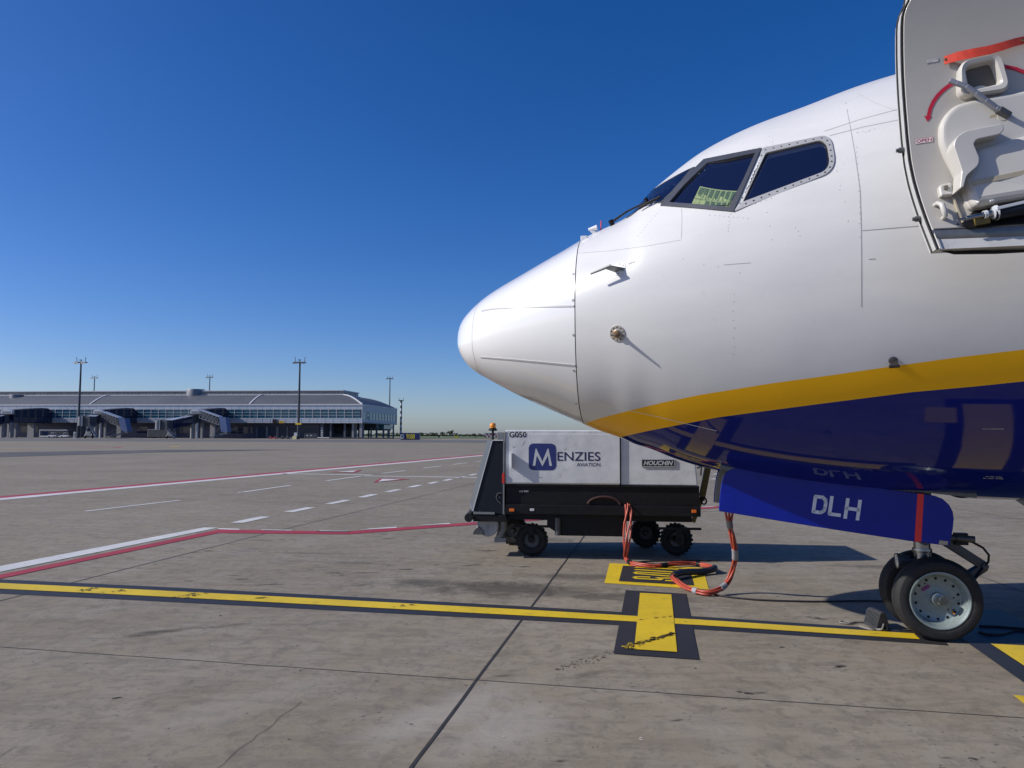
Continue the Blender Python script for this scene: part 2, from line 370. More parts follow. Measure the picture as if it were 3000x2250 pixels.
# ---- skin
def seamline(th): return 1.318-.03*np.sin(th)**2-.012*(np.sin(th) < 0)*np.sin(th)**2
STRIPE_HI = ([0, 1.0, 1.31, 1.475, 1.75, 2.045, 2.31, 2.83, 3.205, 3.59, 4.005, 4.41, 5.5, 8, 14], [1.4, 1.70, 1.814, 1.854, 1.912, 1.973, 2.021, 2.095, 2.14, 2.191, 2.244, 2.287, 2.38, 2.5, 2.55])
STRIPE_LO = ([0, 1.3, 1.625, 1.895, 2.205, 2.44, 3.13, 3.76, 4.14, 4.445, 5.5, 8, 14], [1.2, 1.59, 1.685, 1.742, 1.80, 1.846, 1.936, 2.016, 2.049, 2.08, 2.17, 2.28, 2.33])
def skin_mesh(name, svals, tvals, warp, m, parent, cut=True, off=0.0, flip=False, cutdoor=True):
    S, T = np.meshgrid(svals, tvals, indexing='ij')
    if warp is not None: S = warp(S, T)
    P = surf(S, T)
    if off: P = P+surf_n(S, T)*off
    ns, nt_ = S.shape; idx = np.arange(ns*nt_).reshape(ns, nt_)
    Sc = (S[:-1, :]+S[1:, :])/2; Sc = (Sc+np.roll(Sc, -1, 1))/2; Tn = np.roll(T, -1, 1).copy(); Tn[:, -1] += 2*math.pi
    Tc = ((T+Tn)/2)[:-1]
    keep = np.ones(Sc.shape, bool)
    if cut:
        Tw = np.where(Tc > math.pi*1.5, Tc-2*math.pi, Tc)
        for h in holes: keep &= ~in_poly(Sc, Tw, h) & ~in_poly(Sc, Tw, mirror(h))
        Pc = surf(Sc, Tc)
        if cutdoor: keep &= ~((Sc > DOOR_S[0]) & (Sc < DOOR_S[1]) & (Pc[..., 2] > 2.78) & (Pc[..., 2] < 4.6) & (Pc[..., 1] < 0))
        keep &= ~((Sc > 2.5) & (Sc < 4.5) & (np.abs(Pc[..., 1]) < .44) & (Pc[..., 2] < 2))
    i, j = np.nonzero(keep); j2 = (j+1) % nt_
    F_ = np.stack([idx[i, j], idx[i, j2], idx[i+1, j2], idx[i+1, j]], 1)
    if flip: F_ = F_[:, ::-1]
    me = bpy.data.meshes.new(name); me.from_pydata(P.reshape(-1, 3).tolist(), [], F_.tolist()); me.materials.append(m)
    me.polygons.foreach_set("use_smooth", [True]*len(me.polygons))
    for an, (xs, zs) in (("stripe_hi", STRIPE_HI), ("stripe_lo", STRIPE_LO)):
        a = me.attributes.new(an, 'FLOAT', 'POINT'); a.data.foreach_set("value", (P[..., 2]-np.interp(S, xs, zs)).ravel().astype(np.float32))
    o = bpy.data.objects.new(name, me); COL.objects.link(o); o.parent = parent
    return o
def livery(name):
    m, nt, b, tc = base_mat(name); v = tc.outputs['Object']
    hi = node(nt, "ShaderNodeAttribute", attribute_name="stripe_hi").outputs['Fac']; lo = node(nt, "ShaderNodeAttribute", attribute_name="stripe_lo").outputs['Fac']
    mp = node(nt, "ShaderNodeMapping", i_Vector=v, i_Scale=(1, 1, 3.5)); n1 = noise(nt, mp.outputs[0], 1.4, 6, .6)
    n2 = noise(nt, v, 11, 8, .72, .3)
    wht = mixc(nt, ramp(nt, n1, [(.3, 0.), (.7, 1.)]), (.64, .64, .635), (.695, .69, .68))
    wht = mixc(nt, math_(nt, 'MULTIPLY', ramp(nt, n2, [(.60, 0.), (.74, 1.)]), .16), wht, (.42, .41, .39))
    blu = mixc(nt, n1, (.004, .011, .15), (.006, .014, .19))
    yel = mixc(nt, n1, (.90, .45, .002), (.95, .49, .003))
    c = mixc(nt, math_(nt, 'GREATER_THAN', lo, 0.0), blu, yel); c = mixc(nt, math_(nt, 'GREATER_THAN', hi, 0.0), c, wht)
    nt.links.new(c, b.inputs['Base Color'])
    r = math_(nt, 'ADD', math_(nt, 'MULTIPLY', math_(nt, 'GREATER_THAN', lo, 0.0), .22), .035)
    nt.links.new(math_(nt, 'ADD', r, math_(nt, 'MULTIPLY', n2, .05)), b.inputs['Roughness'])
    b.inputs['Specular IOR Level'].default_value = .38; b.inputs['Coat Weight'].default_value = .04; b.inputs['Coat Roughness'].default_value = .05
    # sheet metal never lies perfectly flat between its frames
    bp = node(nt, "ShaderNodeBump", i_Strength=.05, i_Distance=.05, i_Height=noise(nt, v, 1.6, 2, .5)); nt.links.new(bp.outputs[0], b.inputs['Normal'])
    return m
MT['livery'] = livery('airliner_livery')
tA = np.concatenate([np.arange(.24, 1.5708, .011), [math.pi/2]]); tA = np.concatenate([tA, (math.pi-tA)[::-1][1:]])
tB = np.linspace(math.pi-.24+.0, 2*math.pi+.24, 120)[1:-1]
TV = np.concatenate([tA, tB])
SV = np.concatenate([np.linspace(1.325, 1.6, 18)[:-1], np.arange(1.6, 3.36, .0125), np.linspace(3.37, 4.54, 34), np.linspace(DOOR_S[0], DOOR_S[1], 24), np.linspace(5.5, 14, 58)])
def warpF(S, T):
    f = np.clip((1.6-S)/(1.6-1.325), 0, 1); return S+f*(seamline(T)+.008-1.325)
fus = skin_mesh("fuselage", SV, TV, warpF, MT['livery'], plane)
SR = np.concatenate([np.linspace(0.0, .6, 46)**1.0, np.linspace(.62, 1.318, 40)]); SR[:46] = np.linspace(0, 1, 46)**2*.6; SR[0] = 1e-5
def warpR(S, T):
    f = np.clip((S-.9)/(1.318-.9), 0, 1); return S+f*(seamline(T)-1.318)
MT['radome'] = mat('radome_gloss_white', (.80, .80, .80), .2, var=.02, scale=2, coat=.6, dirt=.05, dirtcol=(.5, .49, .47))
rdm = skin_mesh("radome", SR, np.linspace(0, 2*math.pi, 145)[:-1], warpR, MT['radome'], plane, cut=False)
# dark seal behind the radome joint
sl = skin_mesh("radome_seal", np.linspace(1.29, 1.36, 5), np.linspace(0, 2*math.pi, 145)[:-1], lambda S, T: S-1.325+seamline(T), MT['black'], rdm, cut=False, off=-.012)
# cockpit lining
skin_mesh("cockpit_lining", np.arange(1.45, 3.6, .02), TV, None, MT['dark_in'], plane, off=-.06, flip=True, cutdoor=False)
bh = MB(); ring = surf(np.full(64, 3.58), np.linspace(0, 2*math.pi, 65)[:-1], -.05); bh.add(ring, [tuple(range(64))])
fl = surf(np.linspace(1.5, 3.58, 12), np.full(12, -.02), -.06); flz = 2.95
bh.add([(x, y, flz) for x, y, z in fl]+[(x, -y, flz) for x, y, z in fl[::-1]], [tuple(range(24))])
bh.xz([(-2.4, 2.95), (-2.4, 3.34), (-2.25, 3.45), (-2.0, 3.47), (-1.95, 2.95)], -.95, .95)
bh.build("cockpit_bulkhead", MT['dark_in'], plane)
for sy in (-.53, .53):
    seat = MB(); seat.box(-1.3, -.85, sy-.24, sy+.24, 3.0, 3.25); seat.box(-.92, -.8, sy-.22, sy+.22, 3.25, 3.86); seat.box(-.93, -.82, sy-.14, sy+.14, 3.84, 4.08)
    seat.build("pilot_seat", MT['navy'], plane, bevel=.04)

def P3(u): return surf(np.array([p[0] for p in u]), np.array([p[1] for p in u]))
def N3(u): return surf_n(np.array([p[0] for p in u]), np.array([p[1] for p in u]))
def frame_window(name, o, i_, mframe, h=.009, rivet=0, mirror_=False, label=None, curved=False):
    if mirror_: o, i_ = mirror(o), mirror(i_)
    mb = MB(); k = len(o); Po, No, Pi, Ni = P3(o), N3(o), P3(i_), N3(i_)
    rings = [Po-No*.012, Po+No*h, Pi+Ni*h, Pi-Ni*.05]
    for a, b in zip(rings[:-1], rings[1:]):
        mb.add(list(a)+list(b), [(j, (j+1) % k, k+(j+1) % k, k+j) for j in range(k)])
    cc = (Pi-Ni*.012); c0 = cc.mean(0); _, _, vt = np.linalg.svd(cc-c0); nrm = vt[2]
    if nrm @ Ni.mean(0) < 0: nrm = -nrm
    pl = cc-np.outer((cc-c0) @ nrm, nrm)+nrm*.004
    if curved: pl = Pi+Ni*.002
    fo = mb.build(name, mframe, plane, smooth=40)
    if label: fo["label"] = label
    gm = MB(); gm.keep = True; ngon = tuple(range(k)); e1 = np.cross(np.roll(pl, -1, 0)-pl.mean(0), pl-pl.mean(0)).sum(0)
    if e1 @ nrm > 0: ngon = ngon[::-1]
    if curved:
        cs2, ct2 = np.mean([p[0] for p in i_]), np.mean([p[1] for p in i_]); Vr, Fr = [], []; nr = 6
        for r_ in range(nr+1):
            f_ = 1-r_/nr*.999; u_ = [(cs2+(s-cs2)*f_, ct2+(t-ct2)*f_) for s, t in i_]; Vr += list(P3(u_)+N3(u_)*.002)
        for r_ in range(nr):
            for j in range(k): Fr.append((r_*k+j, r_*k+(j+1) % k, (r_+1)*k+(j+1) % k, (r_+1)*k+j))
        fa = Fr[0]; nn_ = np.cross(Vr[fa[1]]-Vr[fa[0]], Vr[fa[3]]-Vr[fa[0]])
        if nn_ @ Ni[0] < 0: Fr = [f[::-1] for f in Fr]
        gm.add(Vr, Fr)
    else: gm.add(pl, [ngon])
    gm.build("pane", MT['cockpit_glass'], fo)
    # black seal just inside the frame
    sm = MB(); q = pl+nrm*.004; cen = q.mean(0); sm_in = q+(cen-q)*np.minimum(1, .012/np.linalg.norm(cen-q, axis=1))[:, None]
    sm.add(list(q)+list(sm_in), [(j, (j+1) % k, k+(j+1) % k, k+j) for j in range(k)]); sm.build("seal", MT['black'], fo)
    if rivet:
        rv = MB(); per = np.concatenate([[0], np.cumsum(np.linalg.norm(np.diff(np.vstack([Po, Po[:1]]), axis=0), axis=1))]); 
        for d in np.arange(.03, per[-1], rivet):
            j = int(np.searchsorted(per, d)-1) % k; f = (d-per[j])/(per[j+1]-per[j]); j2 = (j+1) % k
            a = Po[j]*(1-f)+Po[j2]*f; b = Pi[j]*(1-f)+Pi[j2]*f; n_ = No[j]; c = a*.5+b*.5+n_*(h+.0008)
            rv.lathe([(0, .0065), (.001, .006), (.001, 0)], c, n_, 8)
        absorb(fo, rv.build("screw", MT['black']))
    return fo
for mi_ in (False, True):
    frame_window("cockpit_window", w1o_, w1i, MT['win_frame'], .006, 0, mi_, None if mi_ else "windscreen pane with a wiper", curved=True)
    frame_window("cockpit_window", w2o, w2i, MT['win_frame'], .012, 0, mi_, None if mi_ else "dark framed sliding window with a printed sheet behind it")
    frame_window("cockpit_window", w3o, w3i, MT['win_frame2'], .009, .062, mi_, None if mi_ else "rear side window in a pale riveted surround")
# printed sheet standing behind the sliding window
q = [uv(*p) for p in ((2014, 603), (2139, 612), (2160, 551), (2046, 536))]
Q = [to_world(*surf(s, t, -.034)) for s, t in q]
sheet = MB(); SX = np.array(Q[1])-np.array(Q[0]); SY = np.array(Q[3])-np.array(Q[0])
n_ = np.cross(SX, SY); n_ /= np.linalg.norm(n_)
pq = [np.array(p) for p in Q]
def sq(u, v, d=0): 
    return pq[0]*(1-u)*(1-v)+pq[1]*u*(1-v)+pq[2]*u*v+pq[3]*(1-u)*v + n_*(d-.012*math.sin(u*math.pi))
g = [[sq(i/10, j/4) for j in range(5)] for i in range(11)]
sheet.add([p for r in g for p in r], [(i*5+j, (i+1)*5+j, (i+1)*5+j+1, i*5+j+1) for i in range(10) for j in range(4)])
def qd(u0, u1, v0, v1): sheet.add([sq(u0, v0, .003), sq(u1, v0, .003), sq(u1, v1, .003), sq(u0, v1, .003)], [(0, 1, 2, 3)], 1)
rs = random.Random(3)
for cblk in range(7):
    for r_ in range(2):
        x0 = .03+cblk*.138; y0, y1 = ((.04, .42), (.48, .96))[r_]
        if (cblk, r_) in ((0, 0), (1, 0)): continue
        x = x0
        while x < x0+.11:
            ln = rs.uniform(.5, 1); qd(x, x+.010, y1-(y1-y0)*ln, y1); x += .022
    if cblk: qd(.018+cblk*.138, .024+cblk*.138, .03, .97)
qd(.02, .98, .44, .455)
MT['sheet'] = mat('pale_green_paper', (.88, .93, .27), .7, var=.05)
tag(sheet.build("printed_sheet", [MT['sheet'], mat('green_print', (.10, .20, .05), .7)]), "pale green printed sheet standing behind the sliding cockpit window", "paper sheet")

def ribbon(mb, u, wd, off, mi=0, closed=False, thick=0.0):
    P, Nn = P3(u), N3(u); k = len(u)
    tg = np.gradient(P, axis=0); sd_ = np.cross(tg, Nn); sd_ /= np.linalg.norm(sd_, axis=1, keepdims=True)+1e-9
    wv_ = np.asarray(wd)*np.ones(k)
    A = P+Nn*off-sd_*wv_[:, None]/2; B = P+Nn*off+sd_*wv_[:, None]/2
    if thick:
        A0, B0 = P-Nn*.004-sd_*wv_[:, None]/2, P-Nn*.004+sd_*wv_[:, None]/2
        mb.add(list(A0)+list(A)+list(B)+list(B0), [(r*k+j, r*k+j+1, (r+1)*k+j+1, (r+1)*k+j) for r in range(3) for j in range(k-1)]+[(0, k, 2*k, 3*k), (k-1, 2*k-1, 3*k-1, 4*k-1)], mi)
    else:
        mb.add(list(A)+list(B), [(j, j+1, k+j+1, k+j) for j in range(k-1)], mi)
# lightning strips on the radome
for pts in ([(1412, 911), (1445, 905), (1500, 901), (1560, 899), (1620, 898), (1682, 897)], [(1408, 1046), (1500, 1053), (1600, 1062), (1685, 1070)]):
    lm = MB(); ribbon(lm, uvs(subdiv(pts, 5, False)), .013, .005, thick=1); lm.build("lightning_strip", mat("strip_paint", (.5, .5, .5), .4), rdm)
rb = MB(); ribbon(rb, [(.27+.0*t, t) for t in np.linspace(-1.5, 1.9, 60)], .004, .0012); rb.build("tip_joint", MT['seam'], rdm)
rs_ = MB()
for (px, py) in ((1680, 803), (1679, 880), (1680, 982), (1681, 1086), (1688, 1182)):
    s, t = uv(px, py); P0 = surf(s, t); n0 = surf_n(s, t); rs_.lathe([(0, .012), (.002, .011), (.002, .006), (.0005, .005), (.0005, 0)], P0, n0, 12)
absorb(rdm, rs_.build("latch_screw", MT['seam']))
# skin seams and rivets
sm = MB()
def seam(pts, wd=.005, n=6): ribbon(sm, uvs(subdiv(pts, n, False)), wd, .0015)
seam([(2478, 300), (2505, 450), (2520, 560), (2523, 660), (2524, 760), (2524, 900)], .004)
seam([(2523, 676), (2620, 668), (2720, 660)], .005)
seam([(2430, 398), (2530, 372), (2640, 350)], .005); seam([(2415, 385), (2520, 350), (2640, 318)], .004); seam([(2470, 250), (2560, 300), (2640, 330)], .002)
seam([(1692, 742), (1790, 735), (1900, 720), (1995, 703)], .002); seam([(1997, 612), (1998, 650), (1996, 700)], .002)
seam([(2120, 776), (2200, 770)], .003); seam([(2545, 760), (2565, 758)], .005)
absorb(fus, sm.build("panel_seam", MT['seam']))
wl = MB(); ribbon(wl, uvs(subdiv([(1699, 1160), (1750, 1174), (1846, 1203), (1930, 1221), (2010, 1241), (2100, 1262)], 5, False)), [.005]*26, .002)
wl.build("chine_joint", MT['white'], fus)
rv = MB()
def rivrow(a, b, n, jit=1.0):
    for i in range(n):
        px = a[0]+(b[0]-a[0])*i/max(1, n-1)+rs.uniform(-jit, jit); py = a[1]+(b[1]-a[1])*i/max(1, n-1)+rs.uniform(-jit, jit)
        s, t = uv(px, py); rv.lathe([(.0005, .004), (.0012, .0035), (.0012, 0)], surf(s, t), surf_n(s, t), 6)
rivrow((1925, 625), (1870, 690), 9); rivrow((2080, 630), (2190, 640), 9); rivrow((2140, 628), (2133, 678), 6); rivrow((2150, 620), (2260, 580), 8)
rivrow((2255, 390), (2270, 440), 7, 4); rivrow((2196, 437), (2260, 428), 6, 3); rivrow((1700, 721), (1712, 714), 4, 4); rivrow((2150, 860), (2150, 1040), 8, 3)
rivrow((2510, 430), (2522, 640), 14, 2); rivrow((2250, 620), (2260, 700), 3, 3); rivrow((2330, 670), (2345, 690), 3, 3); rivrow((2000, 760), (2160, 800), 4, 10); rivrow((2508, 390), (2560, 380), 7, 3)
rivrow((2440, 470), (2520, 700), 8, 14); rivrow((2065, 500), (1940, 560), 8, 3)
absorb(fus, rv.build("rivet", MT['seam']))

# ---- probes
def probe_frame(px, py):
    s, t = uv(px, py); P0 = surf(s, t); n0 = surf_n(s, t)
    e = 1e-2; af = surf(s+e, t)-surf(s-e, t); af /= np.linalg.norm(af); upv = np.cross(af, n0); upv /= np.linalg.norm(upv)
    if upv[2] < 0: upv = -upv
    return P0, n0, af, upv
P0, n0, af, up_ = probe_frame(1809, 977)      # angle of attack vane
mb = MB(); mb.lathe([(-.01, .066), (.004, .066), (.006, .064), (.006, .033), (.012, .032), (.016, .026), (.016, 0)], P0, n0, 32)
vane = mb.build("vane_probe", mat('vane_plate', (.48, .46, .42), .4, metal=.4, dirt=.2), plane, smooth=35)
mb = MB(); mb.lathe([(0, .03), (.018, .03), (.022, .024), (.022, 0)], P0+n0*.014, n0, 24); mb.build("hub", mat('bronze_hub', (.28, .17, .08), .4, metal=.5), vane, smooth=35)
mb = MB(); b0 = P0+n0*.03; dv = n0*.12
mb.add([b0-af*.018, b0+af*.03, b0+n0*.085+af*.024, b0+n0*.093+af*.004, b0-af*.018+up_*.006, b0+af*.03+up_*.003, b0+n0*.085+af*.024+up_*.003, b0+n0*.093+af*.004+up_*.005],
       [(0, 1, 2, 3), (7, 6, 5, 4), (0, 4, 5, 1), (1, 5, 6, 2), (2, 6, 7, 3), (3, 7, 4, 0)]); mb.build("vane", MT['gearGrey'], vane)
mb = MB()
for i in range(10):
    a = 2*math.pi*i/10+.2; mb.lathe([(0, .006), (.001, .006), (.001, 0)], P0+n0*.0062+(af*math.cos(a)+up_*math.sin(a))*.052, n0, 8)
absorb(vane, mb.build("screw", MT['black']))
P0, n0, af, up_ = probe_frame(1814, 788)      # pitot probe
mb = MB(); mb.lathe([(-.008, .058), (.002, .058), (.0035, .0565), (.0035, 0)], P0, n0, 32); pit = mb.build("pitot_probe", MT['white'], plane, smooth=35)
mb = MB()
mb.prism([P0+af*.055-up_*.020, P0-af*.035-up_*.020, P0+n0*.105-af*.075-up_*.026, P0+n0*.115-af*.03-up_*.024], up_*.009)
mb.tube([P0+n0*.11-af*.02-up_*.02, P0+n0*.11-af*.08-up_*.023, P0+n0*.11-af*.20-up_*.028], [.012, .011, .008], 12); mb.build("mast", MT['grey'], pit, smooth=30)
mb = MB()
for i in range(6):
    a = 2*math.pi*i/6+.3; mb.lathe([(0, .005), (.001, .005), (.001, 0)], P0+n0*.0037+(af*math.cos(a)+up_*math.sin(a))*.043, n0, 8)
absorb(pit, mb.build("screw", MT['black']))
mb = MB(); put_text(mb, "CAPTAIN", [P0+n0*.002+af*.085+up_*.006, P0+n0*.002+af*.145+up_*.006, P0+n0*.002+af*.145+up_*.02, P0+n0*.002+af*.085+up_*.02]); mb.build("lettering", MT['inkblack'], pit)
P0, n0, af, up_ = probe_frame(2616, 1056)     # temperature probe
mb = MB(); mb.lathe([(-.005, .030), (.006, .030), (.008, .024), (.008, 0)], P0, n0, 24); tp = mb.build("temperature_probe", MT['dgrey'], plane, smooth=35)
mb = MB(); mb.prism([P0+af*.028-up_*.006, P0-af*.02-up_*.006, P0+n0*.11-af*.03-up_*.008, P0+n0*.11+af*.022-up_*.008], up_*.011)
mb.tube([P0+n0*.115+af*.024, P0+n0*.115-af*.042], [.011, .013], 12); mb.build("mast", mat('dark_bronze', (.06, .05, .045), .4, metal=.6), tp, smooth=35)
for (px, py, k) in ((1749, 676, 0), (1712, 700, 1)):
    P0, n0, af, up_ = probe_frame(px, py); mb = MB()
    if k == 0:
        mb.tube([P0-n0*.01, P0+n0*.035-af*.03], [.02, .016], 12); mb.tube([P0+n0*.035+af*.03, P0+n0*.05-af*.05], [.025, .012], 12); an = mb.build("ice_probe", MT['white'], plane, smooth=40)
        mb = MB(); mb.tube([P0+af*.05, P0+af*.052+np.array([0, 0, .085])], .005, 8); mb.build("rod", MT['red'], an)
    else:
        mb.box(P0[0]-.03, P0[0]+.03, P0[1]-.02, P0[1]+.02, P0[2]-.02, P0[2]+.03); mb.build("drain_fitting", MT['white'], plane, bevel=.006)
# wiper
wp = MB(); wk = [surf(*uv(1800, 655), .03), surf(*uv(1850, 628), .05), surf(*uv(1905, 601), .04)]
wp.tube(wk, [.012, .009, .008], 8); wp.tube([surf(*uv(1880, 618), .03), surf(*uv(1912, 600), .035), surf(*uv(1941, 585), .03)], .011, 8)
wp.tube([surf(*uv(1796, 657), -.01), surf(*uv(1797, 656), .05)], .022, 10); wp.tube([surf(*uv(1903, 602), .03), surf(*uv(1904, 598), .065)], .016, 8)
wp.build("wiper", MT['black'], plane, smooth=40)

# ---- doorway behind the open door
dw = MB()
zs = np.linspace(2.78, 4.6, 15)
def th_at(s, z):
    lo, hi = -1.2, 1.5
    for _ in range(40):
        m_ = (lo+hi)/2
        if surf(s, m_)[2] < z: lo = m_
        else: hi = m_
    return lo
def edge(s, z): return (s, th_at(s, z))
loop = [edge(DOOR_S[0], z) for z in zs]+[edge(s, 4.6) for s in np.linspace(DOOR_S[0], DOOR_S[1], 8)[1:-1]]+[edge(DOOR_S[1], z) for z in zs[::-1]]+[edge(s, 2.78) for s in np.linspace(DOOR_S[1], DOOR_S[0], 8)[1:-1]]
cs_, ct_ = np.mean([p[0] for p in loop]), np.mean([p[1] for p in loop])
lo_o = [(cs_+(s-cs_)*1.09, ct_+(t-ct_)*1.05) for s, t in loop]; lo_i = [(cs_+(s-cs_)*.95, ct_+(t-ct_)*.97) for s, t in loop]
A, Bn, C_, D_ = P3(lo_o), N3(lo_o), P3(lo_i), N3(lo_i); k = len(loop)
R_ = [A-Bn*.004, A+Bn*.003, C_+D_*.003, C_*np.array([1, 0, 1])+np.array([0, -1.1, 0])]
for a, b in zip(R_[:-1], R_[1:]): dw.add(list(a)+list(b), [(j, (j+1) % k, k+(j+1) % k, k+j) for j in range(k)])
dw.add(R_[3], [tuple(range(k))]); dw.build("doorway", MT['liner'], plane)

# ---- nose wheel well, gear doors
wb = MB(); wb.box(2.5-LN, 4.5-LN, -.46, .46, 1.05, 2.0); 
wb.f = [f for i, f in enumerate(wb.f) if i != 0]; wb.m = wb.m[1:]
wb.v = [(x, y, (float(surf(x+LN, -math.pi/2)[2])+.03 if z < 1.5 else z)) for x, y, z in wb.v]
wb.keep = True; wb.build("wheel_well", MT['well'], plane)
def door_xz(px, py, yy=-.45):
    h = hit_plane(px, py, to_world(0, yy, 0), PV); l = to_local(h); return float(l[0]), float(l[2])
GD = [(2106, 1497), (2108, 1462), (2113, 1418), (2119, 1396), (2129, 1382), (2143, 1374), (2160, 1371), (2394, 1402), (2522, 1422), (2700, 1446), (2737, 1452), (2760, 1461), (2779, 1478), (2790, 1498), (2793, 1520), (2790, 1550), (2781, 1596), (2774, 1598), (2668, 1585), (2480, 1557), (2290, 1527)]
gd = [door_xz(*p) for p in GD]
def gear_door(sign, label):
    yo, yi = -.465*sign, -.435*sign
    mb = MB(); mb.xz(gd, yo, yi, 0); cx, cz = np.mean([p[0] for p in gd]), np.mean([p[1] for p in gd])
    inn = [(cx+(x-cx)*.992, cz+(z-cz)*.97) for x, z in gd]; mb.xz(inn, yi-.002*sign, yi+.007*sign, 1)
    d = mb.build("nose_gear_door", [MT['blue'], MT['grey']], plane, bevel=.006); d["label"] = label
    for fx in (.06, .28, .5, .72, .92):
        rb_ = MB()
        x = gd[0][0]+(gd[15][0]-gd[0][0])*fx; zl = np.interp(x, [p[0] for p in (gd[0], gd[20], gd[19], gd[18], gd[17])], [p[1] for p in (gd[0], gd[20], gd[19], gd[18], gd[17])])
        rb_.bar((x, yi+.012*sign, zl+.05), (x, yi+.012*sign, zl+.30), .03, .035)
        rb_.build("stiffener", MT['grey'], d)
    return d
gdp = gear_door(1, "port gear door with white registration letters and a red stripe"); gear_door(-1, "starboard gear door, grey lining facing the camera")
yo = -.4665
def dq(px, py, e=.0): x, z = door_xz(px, py, yo-e); return (x, yo-e, z)
mb = MB(); mb.add([dq(2688, 1446, .001), dq(2707, 1448, .001), dq(2699, 1588, .001), dq(2679, 1586, .001)], [(0, 1, 2, 3)]); mb.build("red_stripe", MT['red'], gdp)
def stroke(mb, pts, wd, mk, mi=0):   # polyline in quad coords
    pts = [np.asarray(p, float) for p in pts]
    for a, b in zip(pts[:-1], pts[1:]):
        d = (b-a)/np.linalg.norm(b-a); n2 = np.array([-d[1], d[0]])*wd/2; e_ = d*wd*.25
        mb.add([mk(*(a-n2-e_)), mk(*(b-n2+e_)), mk(*(b+n2+e_)), mk(*(a+n2-e_))], [(0, 1, 2, 3)], mi)
qT = [np.array(dq(*p, .0015)) for p in ((2377, 1503), (2516, 1522.5), (2523.7, 1467.6), (2385, 1448.7))]
def bil(u, v): return tuple(qT[0]*(1-u)*(1-v)+qT[1]*u*(1-v)+qT[2]*u*v+qT[3]*(1-u)*v)
W_, H_ = 1.0, .41      # true proportions of the block of letters
mk = lambda x, y: bil(x/W_, y/H_)
mb = MB(); tw = .074; h0, h1 = tw/2, H_-tw/2
stroke(mb, [(tw/2, h1), (tw/2, h0), (.19, h0), (.255, .085), (.27, .15), (.27, .26), (.255, .325), (.19, h1), (tw/2, h1)], tw, mk)
stroke(mb, [(.38, H_), (.38, h0), (.60, h0)], tw, mk)
stroke(mb, [(.715, 0), (.715, H_)], tw, mk); stroke(mb, [(.972, 0), (.972, H_)], tw, mk); stroke(mb, [(.715, .21), (.972, .21)], tw, mk)
mb.build("lettering", MT['reg'], gdp)
mb = MB(); mb.add([dq(2752, 1583, .001), dq(2778, 1586, .001), dq(2776, 1597, .001), dq(2750, 1594, .001)], [(0, 1, 2, 3)]); mb.build("label_plate", MT['beige'], gdp)
# bolts along the belly hinge
# ---- nose gear
ng = MB(); ng.lathe([(.28, .05), (.30, .075), (.62, .075), (.62, .066), (.80, .066), (.80, .088), (.84, .092), (.86, .10), (.90, .10), (.92, .085), (2.0, .085)], (0, 0, 0), (0, 0, 1), 28)
ng.tube([(.07, -.30, .343), (.07, .30, .343)], .035, 16); ng.bar((-.02, 0, .36), (.11, 0, .34), .13, .12)
ng.tube([(-.05, -.28, .84), (-.02, .28, .84)], .05, 12)
ng.v = [(x-.035, y, z) for x, y, z in ng.v]
gear = ng.build("nose_gear_strut", [MT['gearGrey']], plane, smooth=35)
mb = MB(); mb.lathe([(.622, .067), (.80, .067)], (0, 0, 0), (0, 0, 1), 28); mb.lathe([(.70, .078), (.715, .08), (.73, .078)], (0, 0, 0), (0, 0, 1), 28); mb.v = [(x-.035, y, z) for x, y, z in mb.v]; mb.build("piston", MT['chrome'], gear, smooth=35)
mb = MB(); mb.tube([(-.66, -.20, .96), (-.45, -.18, .93), (-.2, -.12, .90)], [.035, .035, .02], 12); mb.tube([(-.3, -.1, .87), (-.1, -.12, .86), (.1, -.1, .86)], .025, 10)
mb.tube([(.1, -.05, .84), (.35, -.1, .83)], .03, 10); mb.build("steering_line", MT['dgrey'], gear, smooth=40)
mb = MB()
for sy in (-.055, .055): mb.bar((.10, sy, .83), (.45, sy*.35, .595), .03, .075)
mb.bar((.12, 0, .80), (.34, 0, .68), .10, .02); mb.tube([(.44, -.06, .6), (.44, .06, .6)], .028, 12)
mb.build("torque_link", MT['gearGrey'], gear, bevel=.006); mb = MB()
for sy in (-.06, .06): mb.bar((.45, sy*.35, .595), (.13, sy, .37), .028, .07)
mb.build("torque_link", MT['gearGrey'], gear, bevel=.006)
mb = MB(); mb.tube([(.2, -.07, .84), (.33, -.08, .81), (.42, -.07, .76), (.465, -.065, .70), (.46, -.06, .64), (.43, -.05, .60)], .010, 8); mb.tube([(.42, -.05, .585), (.36, -.06, .50), (.22, -.08, .47)], .010, 8); mb.box(.20, .30, -.10, -.04, .78, .88)
mb.build("hydraulic_hose", MT['black'], gear, smooth=40)
mb = MB(); mb.lathe([(-.1, .0), (-.1, .035), (-.02, .062), (.0, .068), (.012, .068)], (-.235, .0, .615), (-1, 0, -.05), 24); mb.bar((-.235, .0, .615), (0, 0, .62), .03)
tl = mb.build("taxi_light", MT['dgrey'], gear, smooth=35); mb = MB(); mb.lathe([(.006, .066), (.012, .05), (.016, 0)], (-.235, .0, .615), (-1, 0, -.05), 24); mb.build("lens", MT['lightglass'], tl, smooth=60)
